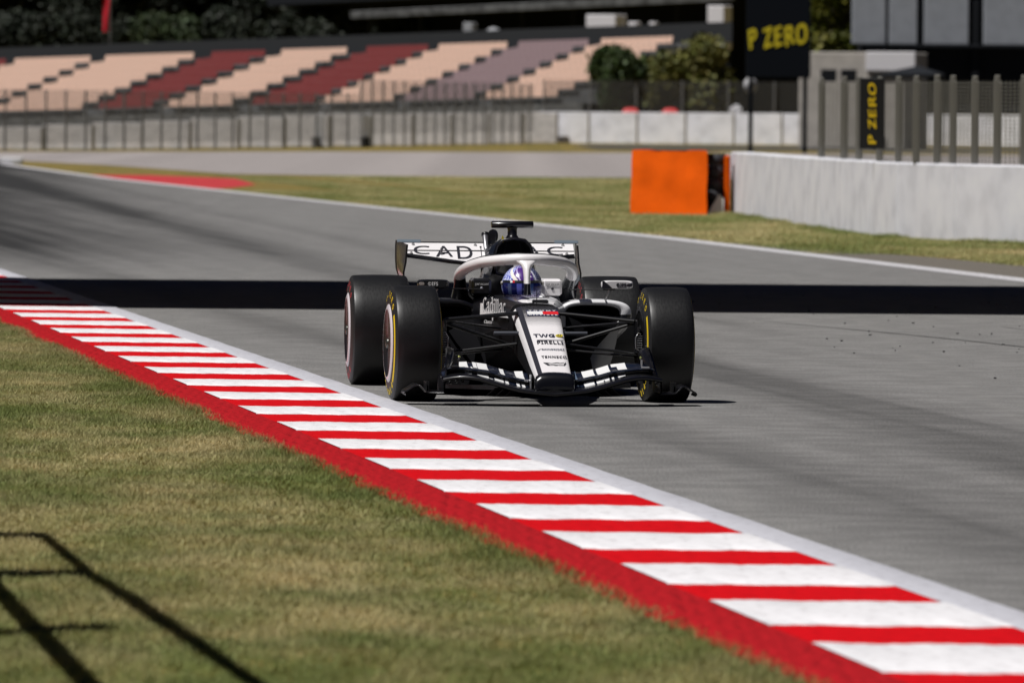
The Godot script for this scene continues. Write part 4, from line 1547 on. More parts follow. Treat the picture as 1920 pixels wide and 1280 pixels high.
		for q in [0.62, 0.583, 0.545]:      # round inlets under the wing tip
			st = ST()
			lathe(st, [[0.0, 0.009], [0.008, 0.010], [0.008, 0.0075], [-0.004, 0.007], [-0.004, 0.0]], 14)
			var o := put("inlet", bake(st), satin, fw)
			o.position = Vector3(s * q, tab(ym, q) - 0.034, 1.04)
			o.rotation.y = -PI / 2
	for s in [-1.0, 1.0]:      # vanes below the main plane
		for k in 3:
			st = ST()
			cbox(st, Vector3(s * (0.24 + 0.05 * k), 0.075 + 0.006 * k, 1.0), Vector3(0.004, 0.05 + 0.012 * k, 0.16), 0.001, Basis(Vector3.UP, s * 0.5) * Basis(Vector3(0, 0, 1), s * 0.9))
			put("under_vane", bake(st), satin, fw)

	# ---- chassis, black on the right hand side and white on the left hand side
	var zs := [-0.2, -0.34, -0.36, -0.5, -0.75, -1.0, -1.14, -1.16, -1.3, -1.5, -1.7, -1.86, -1.88, -2.0]
	var table := [[-2.0, 0.31, 0.60, 0.08], [-1.5, 0.30, 0.606, 0.09], [-1.15, 0.268, 0.606, 0.13], [-1.0, 0.245, 0.606, 0.17], [-0.75, 0.21, 0.603, 0.22], [-0.5, 0.178, 0.593, 0.255], [-0.2, 0.150, 0.571, 0.295]]
	for s in [-1.0, 1.0]:
		rows = []
		for z in zs:
			var hw := 0.0
			var top := 0.0
			var bot := 0.0
			for i in table.size() - 1:
				if z >= table[i][0] and z <= table[i + 1][0]:
					var t: float = (z - table[i][0]) / (table[i + 1][0] - table[i][0])
					hw = lerpf(table[i][1], table[i + 1][1], t)
					top = lerpf(table[i][2], table[i + 1][2], t)
					bot = lerpf(table[i][3], table[i + 1][3], t)
			var open: bool = z < -1.15 and z > -1.87
			var r := PackedVector3Array()
			for q in [[0.0, bot], [0.7, bot], [0.93, bot + 0.06], [1.0, lerpf(bot, top, 0.5)], [0.985, top - 0.10], [0.93, top - 0.045], [0.80, top - 0.012], [0.68, top], [0.66 if open else 0.5, 0.40 if open else top + 0.004], [0.3, 0.36 if open else top + 0.007], [0.0, 0.36 if open else top + 0.008]]:
				r.append(Vector3(s * hw * q[0], q[1], z))
			rows.append(r)
		st = ST()
		skin(st, rows.slice(0, 2))
		put("bulkhead_band", bake(st), matt, c)
		st = ST()
		skin(st, rows.slice(1), false, 3, 10)
		put("chassis", bake(st), black if s < 0.0 else pearl, c)
		st = ST()
		skin(st, rows.slice(1), false, 0, 3)
		put("keel", bake(st), matt, c)
	st = ST()
	rows = []
	for q in [[-0.37, 0.592, 0.085], [-0.42, 0.604, 0.105], [-0.50, 0.611, 0.118], [-0.56, 0.612, 0.122], [-0.60, 0.600, 0.12]]:
		var r := PackedVector3Array()
		for i in 13:
			var x := -1.0 + i / 6.0
			r.append(Vector3(x * q[2] + 0.022, q[1] + 0.004 * sin(i * 1.1) - 0.022 * pow(absf(x), 3.0), q[0]))
		rows.append(r)
	skin(st, rows)
	put("cockpit_fairing", bake(st), white, c)
	st = ST()
	cbox(st, Vector3(0.040, 0.600, -0.385), Vector3(0.10, 0.022, 0.06), 0.008)
	put("sensor_box", bake(st), black, c)
	# script lettering along the right flank
	var fd := Vector3(0.115, 0.0, 0.85).normalized()
	var fn := Vector3(-0.85, 0.0, 0.115).normalized()
	var fb := Basis(fd, Vector3.UP, fd.cross(Vector3.UP))
	var flank := func(z: float, y: float) -> Vector3: return Vector3(-(0.150 + (-0.2 - z) * 0.119) - 0.012, y, z)
	letters(c, "Cadillac", 0.64, 0.108, print_white, Transform3D(fb, flank.call(-0.68, 0.566)), serif, 0.003)
	st = ST()
	plate(st, PackedVector2Array([Vector2(-0.40, -0.062), Vector2(0.40, -0.062), Vector2(0.28, -0.028), Vector2(0.1, -0.040), Vector2(-0.28, -0.036), Vector2(-0.34, 0.012), Vector2(-0.39, 0.012)]), 0.003, Transform3D(fb, flank.call(-0.68, 0.562)))
	put("lettering_ground", bake(st), print_white, c)
	letters(c, "Claro", 0.22, 0.022, print_white, Transform3D(fb, flank.call(-0.86, 0.462)), serif, 0.003)
	letters(c, "'", 0.03, 0.03, print_white, Transform3D(fb, flank.call(-0.72, 0.488)), sans, 0.003)

	# ---- suspension and brakes
	for s in [-1.0, 1.0]:
		for q in [[Vector3(0.13, 0.533, -0.08), Vector3(0.585, 0.492, 0.03), 0.075, 0.026], [Vector3(0.19, 0.43, -0.62), Vector3(0.585, 0.487, -0.02), 0.06, 0.016], [Vector3(0.14, 0.352, 0.05), Vector3(0.60, 0.290, 0.02), 0.07, 0.018], [Vector3(0.20, 0.30, -0.55), Vector3(0.60, 0.275, -0.03), 0.06, 0.016], [Vector3(0.15, 0.335, -0.22), Vector3(0.58, 0.475, -0.05), 0.05, 0.022]]:
			st = ST()
			bar(st, Vector3(s * q[0].x, q[0].y, q[0].z), Vector3(s * q[1].x, q[1].y, q[1].z), q[2], q[3])
			put("suspension_arm", bake(st), satin, c)
		st = ST()
		tube(st, [Vector3(s * 0.12, 0.415, 0.12), Vector3(s * 0.285, 0.415, 0.12)], 0.013, null, 10)
		put("steering_arm", bake(st), mat("grey_sleeve", lin(0.05, 0.055, 0.07), 0.5), c)
		var duct := part("brake_duct", c)
		st = ST()
		rows = []
		for q in [[0.17, 0.55], [0.14, 0.80], [0.05, 1.0], [-0.12, 1.0], [-0.2, 0.75]]:
			var r := PackedVector3Array()
			for w in 20:
				var an := TAU * w / 20.0
				r.append(Vector3(s * (0.64 + 0.035 * cos(an) * q[1]), 0.35 + 0.165 * sin(an) * q[1], q[0]))
			rows.append(r)
		skin(st, rows, true)
		fan(st, rows[0])
		put("shroud", bake(st), satin, duct)
		st = ST()
		cbox(st, Vector3(s * 0.585, 0.40, 0.10), Vector3(0.006, 0.20, 0.22), 0.002)
		put("fence_plate", bake(st), black, duct)
		st = ST()
		for k in 6:
			cbox(st, Vector3(s * 0.595, 0.335 + 0.014 * k, 0.215), Vector3(0.036, 0.003, 0.01), 0.001)
		put("louvre_grille", bake(st), silver, duct)
		st = ST()
		var fr := [Vector3(s * 0.593, 0.318, 0.22), Vector3(s * 0.573, 0.330, 0.22), Vector3(s * 0.571, 0.395, 0.22), Vector3(s * 0.590, 0.425, 0.22), Vector3(s * 0.602, 0.415, 0.22)]
		tube(st, fr, 0.003, null, 6, Vector3(0, 0, 1))
		put("grille_frame", bake(st), silver, duct)

	# ---- sidepods, floor and bargeboards
	for s in [-1.0, 1.0]:
		var pod := part("sidepod", c)
		rows = [sloop(0.465, 0.497, 0.172, 0.060, -1.50, 3.2, 36, s), sloop(0.470, 0.499, 0.180, 0.068, -1.48, 3.2, 36, s), sloop(0.485, 0.500, 0.218, 0.086, -1.49, 3.2, 36, s), sloop(0.490, 0.492, 0.226, 0.098, -1.56, 3.0, 36, s), sloop(0.485, 0.470, 0.235, 0.122, -1.75, 2.8, 36, s), sloop(0.46, 0.43, 0.25, 0.155, -2.1, 2.6, 36, s), sloop(0.38, 0.37, 0.26, 0.185, -2.6, 2.5, 36, s), sloop(0.24, 0.31, 0.20, 0.17, -3.05, 2.4, 36, s), sloop(0.14, 0.28, 0.10, 0.13, -3.4, 2.2, 36, s)]
		st = ST()
		for r in rows:
			r.append(r[0])
		skin(st, rows, false, 0, 19)
		put("upper_body", bake(st), pearl if s > 0.0 else black, pod)
		st = ST()
		skin(st, rows, false, 19, 36)
		fan(st, rows[-1])
		put("lower_body", bake(st), black, pod)
		st = ST()
		var tun := [rows[0], sloop(0.45, 0.49, 0.155, 0.052, -1.62, 3.0, 36, s), sloop(0.42, 0.48, 0.13, 0.05, -1.95, 2.6, 36, s)]
		tun[1].append(tun[1][0]); tun[2].append(tun[2][0])
		skin(st, tun)
		fan(st, tun[-1])
		put("inlet", bake(st), mat("duct_black", lin(0.004, 0.004, 0.004), 0.8), pod)
		st = ST()
		rows = [PackedVector3Array([Vector3(s * 0.22, 0.06, -1.0), Vector3(s * 0.24, 0.25, -1.05), Vector3(s * 0.27, 0.50, -1.45)]), PackedVector3Array([Vector3(s * 0.36, 0.06, -1.25), Vector3(s * 0.38, 0.26, -1.35), Vector3(s * 0.42, 0.44, -1.52)]), PackedVector3Array([Vector3(s * 0.50, 0.06, -1.6), Vector3(s * 0.53, 0.26, -1.62), Vector3(s * 0.62, 0.43, -1.60)]), PackedVector3Array([Vector3(s * 0.56, 0.06, -2.2), Vector3(s * 0.60, 0.26, -2.2), Vector3(s * 0.69, 0.42, -2.0)])]
		skin(st, rows)
		put("undercut", bake(st), matt, pod)
		st = ST()
		rows = []
		for k in 9:
			var t := k / 8.0
			var x := lerpf(0.40, 0.635, t)
			var z := lerpf(-0.92, -1.5, pow(t, 1.3))
			var hi := lerpf(0.24, 0.445, pow(t, 0.7))
			var r := PackedVector3Array()
			for i in 7:
				var v := i / 6.0
				r.append(Vector3(s * (x - 0.10 * (1.0 - v) * t + 0.015 * sin(v * PI)), lerpf(0.07, hi, v), z))
			rows.append(r)
		skin(st, rows)
		put("bargeboard", bake(st), mat("board_sunlit_grey", lin(0.10, 0.105, 0.115), 0.4) if s > 0.0 else matt, c)  # grey stands in for sun on a dark plate; other side stays black
	st = ST()
	plate(st, PackedVector2Array([Vector2(-0.18, 0.85), Vector2(0.18, 0.85), Vector2(0.35, 1.05), Vector2(0.70, 1.4), Vector2(0.76, 2.2), Vector2(0.60, 3.0), Vector2(0.55, 3.6), Vector2(-0.55, 3.6), Vector2(-0.60, 3.0), Vector2(-0.76, 2.2), Vector2(-0.70, 1.4), Vector2(-0.35, 1.05)]), 0.025, Transform3D(Basis(Vector3(1, 0, 0), Vector3(0, 0, -1), Vector3(0, 1, 0)), Vector3(0, 0.055, 0)))
	put("floor", bake(st), satin, c)

	# ---- engine cover, intake and camera
	var E := [
		[-1.88, [[0.34, 0.50], [0.335, 0.565], [0.285, 0.625], [0.20, 0.675], [0.142, 0.73], [0.130, 0.80], [0.128, 0.87], [0.113, 0.925], [0.075, 0.962], [0.0, 0.975]]],
		[-2.1, [[0.37, 0.48], [0.36, 0.555], [0.30, 0.62], [0.215, 0.68], [0.168, 0.74], [0.155, 0.80], [0.145, 0.86], [0.122, 0.915], [0.075, 0.950], [0.0, 0.962]]],
		[-2.5, [[0.33, 0.44], [0.32, 0.51], [0.26, 0.58], [0.20, 0.645], [0.165, 0.71], [0.14, 0.77], [0.115, 0.82], [0.085, 0.86], [0.045, 0.885], [0.0, 0.89]]],
		[-3.0, [[0.22, 0.36], [0.21, 0.42], [0.17, 0.48], [0.13, 0.53], [0.10, 0.58], [0.07, 0.64], [0.045, 0.70], [0.025, 0.75], [0.012, 0.78], [0.0, 0.785]]],
		[-3.5, [[0.10, 0.30], [0.10, 0.33], [0.08, 0.36], [0.06, 0.39], [0.045, 0.42], [0.03, 0.46], [0.015, 0.52], [0.009, 0.58], [0.006, 0.62], [0.0, 0.625]]]]
	for s in [-1.0, 1.0]:
		rows = []
		for e in E:
			var r := PackedVector3Array()
			for p in e[1]:
				r.append(Vector3(s * p[0], p[1], e[0]))
			rows.append(r)
		st = ST()
		skin(st, rows)
		# front face from the cockpit up to the intake
		var fr := []
		for i in 6:
			fr.append(PackedVector3Array([Vector3(0, rows[0][i].y, -1.88), rows[0][i]]))
		skin(st, fr)
		put("engine_cover", bake(st), black if s < 0.0 else pearl, c)
	var box := part("air_intake", c)
	var arch := func(k: float, z: float, dy: float) -> PackedVector3Array:
		var out := PackedVector3Array()
		for p in [[-0.105, 0.745], [-0.118, 0.80], [-0.118, 0.87], [-0.103, 0.918], [-0.068, 0.952], [0.0, 0.963], [0.068, 0.952], [0.103, 0.918], [0.118, 0.87], [0.118, 0.80], [0.105, 0.745], [0.05, 0.735], [-0.05, 0.735]]:
			out.append(Vector3(p[0] * k, 0.84 + (p[1] - 0.84) * k + dy, z))
		return out
	st = ST()
	skin(st, [arch.call(1.09, -1.88, 0.0), arch.call(1.05, -1.862, 0.0), arch.call(0.97, -1.862, 0.0), arch.call(0.94, -1.88, 0.0)], true)
	put("rim", bake(st), black, box)
	st = ST()
	skin(st, [arch.call(0.94, -1.88, 0.0), arch.call(0.8, -2.05, 0.0)], true)
	fan(st, arch.call(0.8, -2.05, 0.0))
	put("duct", bake(st), mat("duct_black", lin(0.004, 0.004, 0.004), 0.8), box)
	for s in [-1.0, 1.0]:
		st = ST()
		bar(st, Vector3(s * 0.075, 0.755, -1.92), Vector3(s * 0.040, 0.945, -1.95), 0.03, 0.007)
		put("divider", bake(st), satin, box)
	st = ST()
	plate(st, PackedVector2Array([Vector2(-0.012, -0.02), Vector2(0.010, -0.004), Vector2(0.014, 0.018), Vector2(-0.002, 0.008)]), 0.002, Transform3D(Basis(Vector3(0, 0, 1), 0.7), Vector3(-0.072, 0.962, -1.865)))
	put("yellow_mark", bake(st), mat("emblem_yellow", lin(0.55, 0.45, 0.02), 0.5), box)
	var tc := part("camera_pod", c)
	st = ST()
	rows = []
	for x in [-0.132, -0.128, 0.128, 0.132]:
		var r := PackedVector3Array()
		for k in 16:
			var an := TAU * k / 16.0
			var q := 0.86 if absf(x) > 0.13 else 1.0
			r.append(Vector3(x, 1.05 + 0.0225 * sin(an) * q, -2.0 + 0.036 * cos(an) * q))
		rows.append(r)
	skin(st, rows, true)
	fan(st, rows[0]); fan(st, rows[3])
	put("housing", bake(st), black, tc)
	st = ST()
	rows = []
	for q in [[0.965, 0.042, 0.05], [0.98, 0.034, 0.045], [0.985, 0.030, 0.04], [1.02, 0.030, 0.035], [1.032, 0.036, 0.035]]:
		var r := PackedVector3Array()
		for k in 14:
			var an := TAU * k / 14.0
			r.append(Vector3(cos(an) * q[1], q[0], -1.995 + sin(an) * q[2]))
		rows.append(r)
	skin(st, rows, true)
	put("stalk", bake(st), black, tc)

	# ---- halo
	var halo := part("halo", c)
	var hp := Curve3D.new()
	var hc := [Vector3(-0.345, 0.690, -1.86), Vector3(-0.352, 0.745, -1.66), Vector3(-0.315, 0.795, -1.40), Vector3(-0.225, 0.830, -1.14), Vector3(-0.11, 0.845, -0.98), Vector3(0, 0.848, -0.935), Vector3(0.11, 0.845, -0.98), Vector3(0.225, 0.830, -1.14), Vector3(0.315, 0.795, -1.40), Vector3(0.352, 0.745, -1.66), Vector3(0.345, 0.690, -1.86)]
	for p in hc:
		hp.add_point(p)
	for i in range(1, hc.size() - 1):
		var d: Vector3 = (hc[i + 1] - hc[i - 1]) * 0.17
		hp.set_point_in(i, -d); hp.set_point_out(i, d)
	var pts := []
	for i in 49:
		pts.append(hp.sample_baked(hp.get_baked_length() * i / 48.0, true))
	st = ST()
	tube(st, pts, 0.036, 0.034, 16)
	put("hoop", bake(st), white, halo)
	st = ST()
	var trim := []
	for p in pts:
		trim.append(p + Vector3(0, 0.033, -0.012))
	tube(st, trim.slice(4, 45), 0.009, 0.007, 8)
	put("hoop_edge", bake(st), satin, halo)
	st = ST()
	rows = []
	for q in [[0.858, 0.115, 0.03, -0.95], [0.838, 0.075, 0.034, -0.93], [0.815, 0.040, 0.04, -0.915], [0.79, 0.026, 0.045, -0.90], [0.74, 0.020, 0.05, -0.885], [0.70, 0.020, 0.055, -0.87]]:
		var r := PackedVector3Array()
		for k in 16:
			var an := TAU * k / 16.0
			r.append(Vector3(cos(an) * q[1], q[0], q[3] + sin(an) * q[2]))
		rows.append(r)
	skin(st, rows, true)
	put("pillar", bake(st), white, halo)
	st = ST()
	rows = []
	for q in [[0.70, 0.0195, 0.054, -0.87], [0.66, 0.020, 0.058, -0.855], [0.63, 0.024, 0.065, -0.845]]:
		var r := PackedVector3Array()
		for k in 16:
			var an := TAU * k / 16.0
			r.append(Vector3(cos(an) * q[1], q[0], q[3] + sin(an) * q[2]))
		rows.append(r)
	skin(st, rows, true)
	put("pillar_foot", bake(st), black, halo)
	for s in [-1.0, 1.0]:
		st = ST()
		tube(st, [Vector3(s * 0.352, 0.735, -1.70), Vector3(s * 0.338, 0.66, -1.86), Vector3(s * 0.33, 0.60, -1.92)], [0.034, 0.042, 0.06], null, 14)
		put("mount", bake(st), black if s < 0.0 else mat("mount_grey", lin(0.09, 0.095, 0.10), 0.25, 0.4), halo)
	st = ST()
	tube(st, [Vector3(-0.13, 0.80, -0.965), Vector3(-0.13, 0.90, -0.985)], 0.0015, null, 5)
	put("antenna", bake(st), satin, halo)

	# ---- cockpit surround with padding, wheel and mirrors
	for s in [-1.0, 1.0]:
		var pad := part("head_restraint", c)
		st = ST()
		cbox(st, Vector3(s * 0.222, 0.664, -1.74), Vector3(0.122, 0.104, 0.26), 0.014)
		put("pad", bake(st), white if s > 0.0 else black, pad)
		letters(pad, "JIM BEAM", 0.086, 0.019, print_black if s > 0.0 else print_white, Transform3D(Basis(), Vector3(s * 0.222, 0.680, -1.607)), serif, 0.002)
		st = ST()
		lathe(st, [[0.0, 0.0], [0.0, 0.009], [0.002, 0.009], [0.002, 0.0]], 14)
		var rs := put("round_mark", bake(st), print_black if s > 0.0 else mat("mark_grey", lin(0.25, 0.26, 0.3), 0.5), pad)
		rs.position = Vector3(s * 0.222 + 0.0, 0.656, -1.608)
		rs.rotation.y = -PI / 2
	var wheelp := part("steering_wheel", c)
	st = ST()
	cbox(st, Vector3(0, 0.535, -1.2), Vector3(0.18, 0.12, 0.03), 0.012)
	put("centre_plate", bake(st), satin, wheelp)
	for s in [-1.0, 1.0]:
		st = ST()
		tube(st, [Vector3(s * 0.10, 0.59, -1.21), Vector3(s * 0.135, 0.57, -1.215), Vector3(s * 0.14, 0.52, -1.215), Vector3(s * 0.11, 0.485, -1.21)], 0.016, null, 8, Vector3(0, 0, 1))
		put("grip", bake(st), mat("grip_rubber", lin(0.02, 0.02, 0.02), 0.8), wheelp)
	for s in [-1.0, 1.0]:
		var mir := part("mirror", c)
		var body_m: Material = black if s < 0.0 else white
		st = ST()
		rows = []
		for q in [[-0.95, 0.80], [-0.965, 0.93], [-1.0, 1.0], [-1.06, 0.98], [-1.08, 0.94]]:
			rows.append(sloop(s * 0.572, 0.694, 0.098 * q[1], 0.0265 * q[1], q[0], 4.5, 32))
		skin(st, rows, true)
		fan(st, rows[0])
		put("housing", bake(st), body_m, mir)
		st = ST()
		fan(st, sloop(s * 0.572, 0.694, 0.090, 0.022, -1.081, 4.5, 28))
		put("glass", bake(st), mat("mirror_glass", lin(0.6, 0.6, 0.62), 0.05, 1.0), mir)
		var dark_m := print_white if s < 0.0 else print_black
		letters(mir, "©IFS", 0.062, 0.023, dark_m, Transform3D(Basis(), Vector3(s * 0.585 + 0.008, 0.6935, -0.948)), sans, 0.003)
		st = ST()
		rows = [sloop(s * 0.572 - 0.075 * 1.0 if s < 0.0 else 0.645, 0.6935, 0.017, 0.009, -0.949, 3.0, 18), sloop(s * 0.572 - 0.075 * 1.0 if s < 0.0 else 0.645, 0.6935, 0.016, 0.008, -0.9465, 3.0, 18)]
		skin(st, rows, true)
		fan(st, rows[1])
		put("badge", bake(st), mat("badge_grey", lin(0.3, 0.27, 0.25), 0.5) if s < 0.0 else print_black, mir)
		if s > 0.0:
			st = ST()
			plate(st, PackedVector2Array([Vector2(0.474, 0.671), Vector2(0.474, 0.718), Vector2(0.487, 0.717), Vector2(0.535, 0.676), Vector2(0.53, 0.671)]), 0.003, Transform3D(Basis(), Vector3(0, 0, -0.947)))
			put("black_corner", bake(st), print_black, mir)
		st = ST()
		bar(st, Vector3(s * 0.26, 0.660, -1.10), Vector3(s * 0.56, 0.664, -1.02), 0.05, 0.007)
		put("stay", bake(st), satin, mir)
		st = ST()
		bar(st, Vector3(s * 0.545, 0.585, -1.52), Vector3(s * 0.535, 0.672, -1.06), 0.03, 0.007)
		put("strut", bake(st), satin, mir)

	# ---- rear wing
	var rw := part("rear_wing", c)
	var yb := [[0.0, 0.757], [0.11, 0.760], [0.25, 0.776], [0.4, 0.797], [0.54, 0.815]]   # lower lip of the main plane
	var lower := func(x: float, f: float) -> Vector3:
		var b := tab(yb, absf(x))
		var y := lerpf(b + 0.026, 0.853, f)
		return Vector3(x, y, -3.70 - (y - 0.79) * 1.7)
	var upper := func(x: float, f: float) -> Vector3:
		var y := lerpf(0.861, 0.906, f)
		return Vector3(x, y, -3.70 - (y - 0.79) * 1.7)
	for which in 2:
		var fl: Callable = lower if which == 0 else upper
		st = ST()
		rows = []
		for i in 31:
			var x := -0.555 + 1.11 * i / 30.0
			var row := PackedVector3Array()
			for q in 6:
				row.append(fl.call(x, q / 5.0))
			rows.append(row)
		skin(st, rows)
		put("white_face", bake(st), white, rw)
		st = ST()
		rows = []
		for i in 31:
			var x := -0.555 + 1.11 * i / 30.0
			var t0: Vector3 = fl.call(x, 0.0)
			var t1: Vector3 = fl.call(x, 1.0)
			var b := tab(yb, absf(x))
			if which == 0:
				rows.append(PackedVector3Array([t0, t0 + Vector3(0, -0.010, 0.012), t0 + Vector3(0, -0.022, 0.008), Vector3(x, b - 0.002, -3.72), Vector3(x, b + 0.02, -3.82), t1 - Vector3(0, 0.006, 0.004), t1]))
			else:
				rows.append(PackedVector3Array([t0, t0 + Vector3(0, -0.007, 0.002), t0 + Vector3(0, -0.004, -0.012), t1 + Vector3(0, -0.004, -0.006), t1 + Vector3(0, 0.007, -0.004), t1 + Vector3(0, 0.004, 0.003), t1]))
		skin(st, rows)
		put("under_side", bake(st), black, rw)
	# letters printed over both elements
	var word := "CADILLAC"
	var spots := [-0.435, -0.292, -0.158, -0.050, 0.045, 0.150, 0.285, 0.432]
	var widths := [0.105, 0.110, 0.098, 0.012, 0.055, 0.055, 0.110, 0.105]
	var thin := SystemFont.new()
	thin.font_names = PackedStringArray(["Droid Sans"])
	for i in 8:
		var lo: Vector3 = lower.call(spots[i], 0.22)
		var hi: Vector3 = upper.call(spots[i], 0.50)
		var upv := (hi - lo)
		var nrm := Vector3.RIGHT.cross(upv.normalized())
		var mid := (lo + hi) * 0.5
		letters(rw, word[i], widths[i], upv.length(), print_black, Transform3D(Basis(Vector3.RIGHT, upv.normalized(), nrm), mid + nrm * 0.003), thin, 0.002)
	for s in [-1.0, 1.0]:
		st = ST()
		rows = []
		for k in 7:
			var z := lerpf(-3.52, -4.02, k / 6.0)
			var r := PackedVector3Array()
			for q in [[0.585, 0.920], [0.588, 0.89], [0.588, 0.80], [0.584, 0.74], [0.572, 0.70], [0.545, 0.66], [0.50, 0.62], [0.455, 0.585], [0.40, 0.54]]:
				r.append(Vector3(s * (q[0] - 0.035 * (1.0 - k / 6.0) * clampf((q[1] - 0.70) * 8.0, 0.0, 1.0)), q[1] - 0.02 * (1.0 - k / 6.0), z))
			rows.append(r)
		skin(st, rows)
		put("endplate", bake(st), mat("endplate_gloss", lin(0.16, 0.14, 0.12), 0.22, 0.6) if s < 0.0 else mat("endplate_silver", lin(0.28, 0.30, 0.32), 0.25, 0.5), rw)
		st = ST()
		var edge := []
		for p in rows[0]: edge.append(p)
		tube(st, edge, 0.006, null, 6, Vector3(0, 0, 1))
		edge = []
		for p in rows[6]: edge.append(p)
		tube(st, edge, 0.006, null, 6, Vector3(0, 0, 1))
		put("endplate_edge", bake(st), black, rw)
		st = ST()
		cbox(st, Vector3(s * 0.512, 0.917, -3.90), Vector3(0.155, 0.022, 0.006), 0.002, Basis(Vector3.RIGHT, -0.5))
		put("corner_plate", bake(st), mat("corner_grey", lin(0.22, 0.27, 0.32), 0.3, 0.3), rw)
		for q in [[0.487, upper.call(0.487, 0.8)], [0.505, lower.call(0.505, 0.35)], [0.083, upper.call(0.083, 0.75)]]:
			st = ST()
			lathe(st, [[0.0, 0.0095], [0.004, 0.0095], [0.004, 0.0065], [0.0, 0.0065]], 16)
			lathe(st, [[0.0, 0.0], [0.004, 0.0], [0.004, 0.003], [0.0, 0.003]], 8)
			var o := put("fastener", bake(st), print_black, rw)
			o.position = Vector3(s * q[0], q[1].y, q[1].z + 0.008)
			o.rotation = Vector3(0, -PI / 2, -0.6)
	for x in [-0.31, 0.2]:
		st = ST()
		var lo: Vector3 = lower.call(x, 0.75)
		cbox(st, lo + Vector3(0, 0.01, 0.012), Vector3(0.014, 0.05, 0.02), 0.003)
		put("slot_bracket", bake(st), silver, rw)
	st = ST()      # actuator on the centre line
	tube(st, [Vector3(-0.018, 0.855, -3.80), Vector3(-0.018, 0.905, -3.84), Vector3(-0.018, 0.955, -3.87)], [0.014, 0.017, 0.022], null, 12)
	put("actuator", bake(st), silver, rw)
	st = ST()
	tube(st, [Vector3(-0.018, 0.955, -3.87), Vector3(-0.018, 0.968, -3.878)], 0.026, null, 12)
	put("actuator_cap", bake(st), black, rw)
	st = ST()
	var fin := PackedVector2Array()
	for k in 20:
		fin.append(Vector2(cos(TAU * k / 20) * 0.075, sin(TAU * k / 20) * 0.054))
	plate(st, fin, 0.012, Transform3D(Basis(Vector3(-0.35, 0, -0.94).normalized(), Vector3(0.15, 0.98, 0).normalized(), Vector3(0.93, -0.1, -0.35).normalized()), Vector3(0.026, 0.943, -3.86)))
	put("centre_fin", bake(st), black, rw)
	st = ST()
	cbox(st, Vector3(0.02, 0.80, -3.76), Vector3(0.03, 0.17, 0.05), 0.006, Basis(Vector3.RIGHT, -0.3))
	cbox(st, Vector3(-0.02, 0.83, -3.77), Vector3(0.016, 0.09, 0.03), 0.004)
	put("centre_mount", bake(st), silver, rw)
	for s in [-1.0, 1.0]:
		st = ST()
		tube(st, [Vector3(s * 0.03, 0.36, -3.5), Vector3(s * 0.03, 0.55, -3.62), Vector3(s * 0.03, 0.755, -3.74)], 0.028, 0.008, 8)
		put("swan_neck", bake(st), black, rw)
	st = ST()
	cbox(st, Vector3(0, 0.30, -3.7), Vector3(0.16, 0.16, 0.7), 0.04)
	put("tail_structure", bake(st), satin, c)

# ---------------------------------------------------------------- the driver
func helmet_paint() -> ImageTexture:
	var w := 256
	var h := 192
	var im := Image.create(w, h, false, Image.FORMAT_RGB8)
	var n := FastNoiseLite.new()
	n.seed = 5; n.frequency = 0.09
	for y in h:
		for x in w:
			var az := (float(x) / w - 0.5) * 360.0
			var el := 90.0 - 180.0 * y / h
			var c := Color(0.30, 0.15, 0.48)
			var nz := n.get_noise_2d(x * 2.4, y * 2.4)
			if az < -34.0:
				c = Color(0.12, 0.20, 0.70) if nz > 0.06 else Color(0.86, 0.88, 0.97)
			if az > 32.0:
				c = Color(0.08, 0.09, 0.22) if nz > -0.05 else Color(0.55, 0.58, 0.72)
			if el > 58.0: c = Color(0.62, 0.62, 0.80) if nz > 0.0 else Color(0.30, 0.26, 0.55)
			if absf(el - (8.0 - 1.1 * (az + 20.0))) < 8.0 and az < -8.0 and el > 8.0: c = Color(0.93, 0.91, 0.88)
			if absf(el - (8.0 - 2.0 * (az + 8.0))) < 5.0 and az < 0.0 and el > 8.0: c = Color(0.80, 0.76, 0.90)
			if absf(az - 44.0 + 0.2 * el) < 3.5: c = Color(0.85, 0.85, 0.9)
			if el > 20.0 and el < 36.0 and ((az > 8.0 and az < 13.0) or (az > 16.0 and az < 27.0 and absf(el - 28.0) > 2.5)): c = Color(0.88, 0.87, 0.92)
			if el < -24.0:
				c = Color(0.46, 0.42, 0.62)
				if n.get_noise_2d(x * 3.0 + 50.0, y * 3.0) > 0.05: c = Color(0.84, 0.80, 0.92)
				if n.get_noise_2d(x * 2.5, y * 2.5 + 90.0) > 0.2: c = Color(0.15, 0.12, 0.3)
			im.set_pixel(x, y, c)
	return ImageTexture.create_from_image(im)

func shell(az0: float, az1: float, el0: float, el1: float, k: float, na: int, ne: int) -> ArrayMesh:
	var st := ST()
	var rows := []
	for j in ne + 1:
		var el := deg_to_rad(lerpf(el1, el0, float(j) / ne))
		var r := PackedVector3Array()
		for i in na + 1:
			var az := deg_to_rad(lerpf(az0, az1, float(i) / na))
			var e := cos(el)
			var chin := 1.0 + 0.10 * clampf(-sin(el) * cos(az), 0.0, 1.0)
			var se := sin(el)
			r.append(Vector3(sin(az) * e * 0.128 * k, (se * 0.130 if se > 0.0 else se * 0.125) * k, cos(az) * e * 0.155 * k * chin))
		rows.append(r)
	skin(st, rows)
	return bake(st)

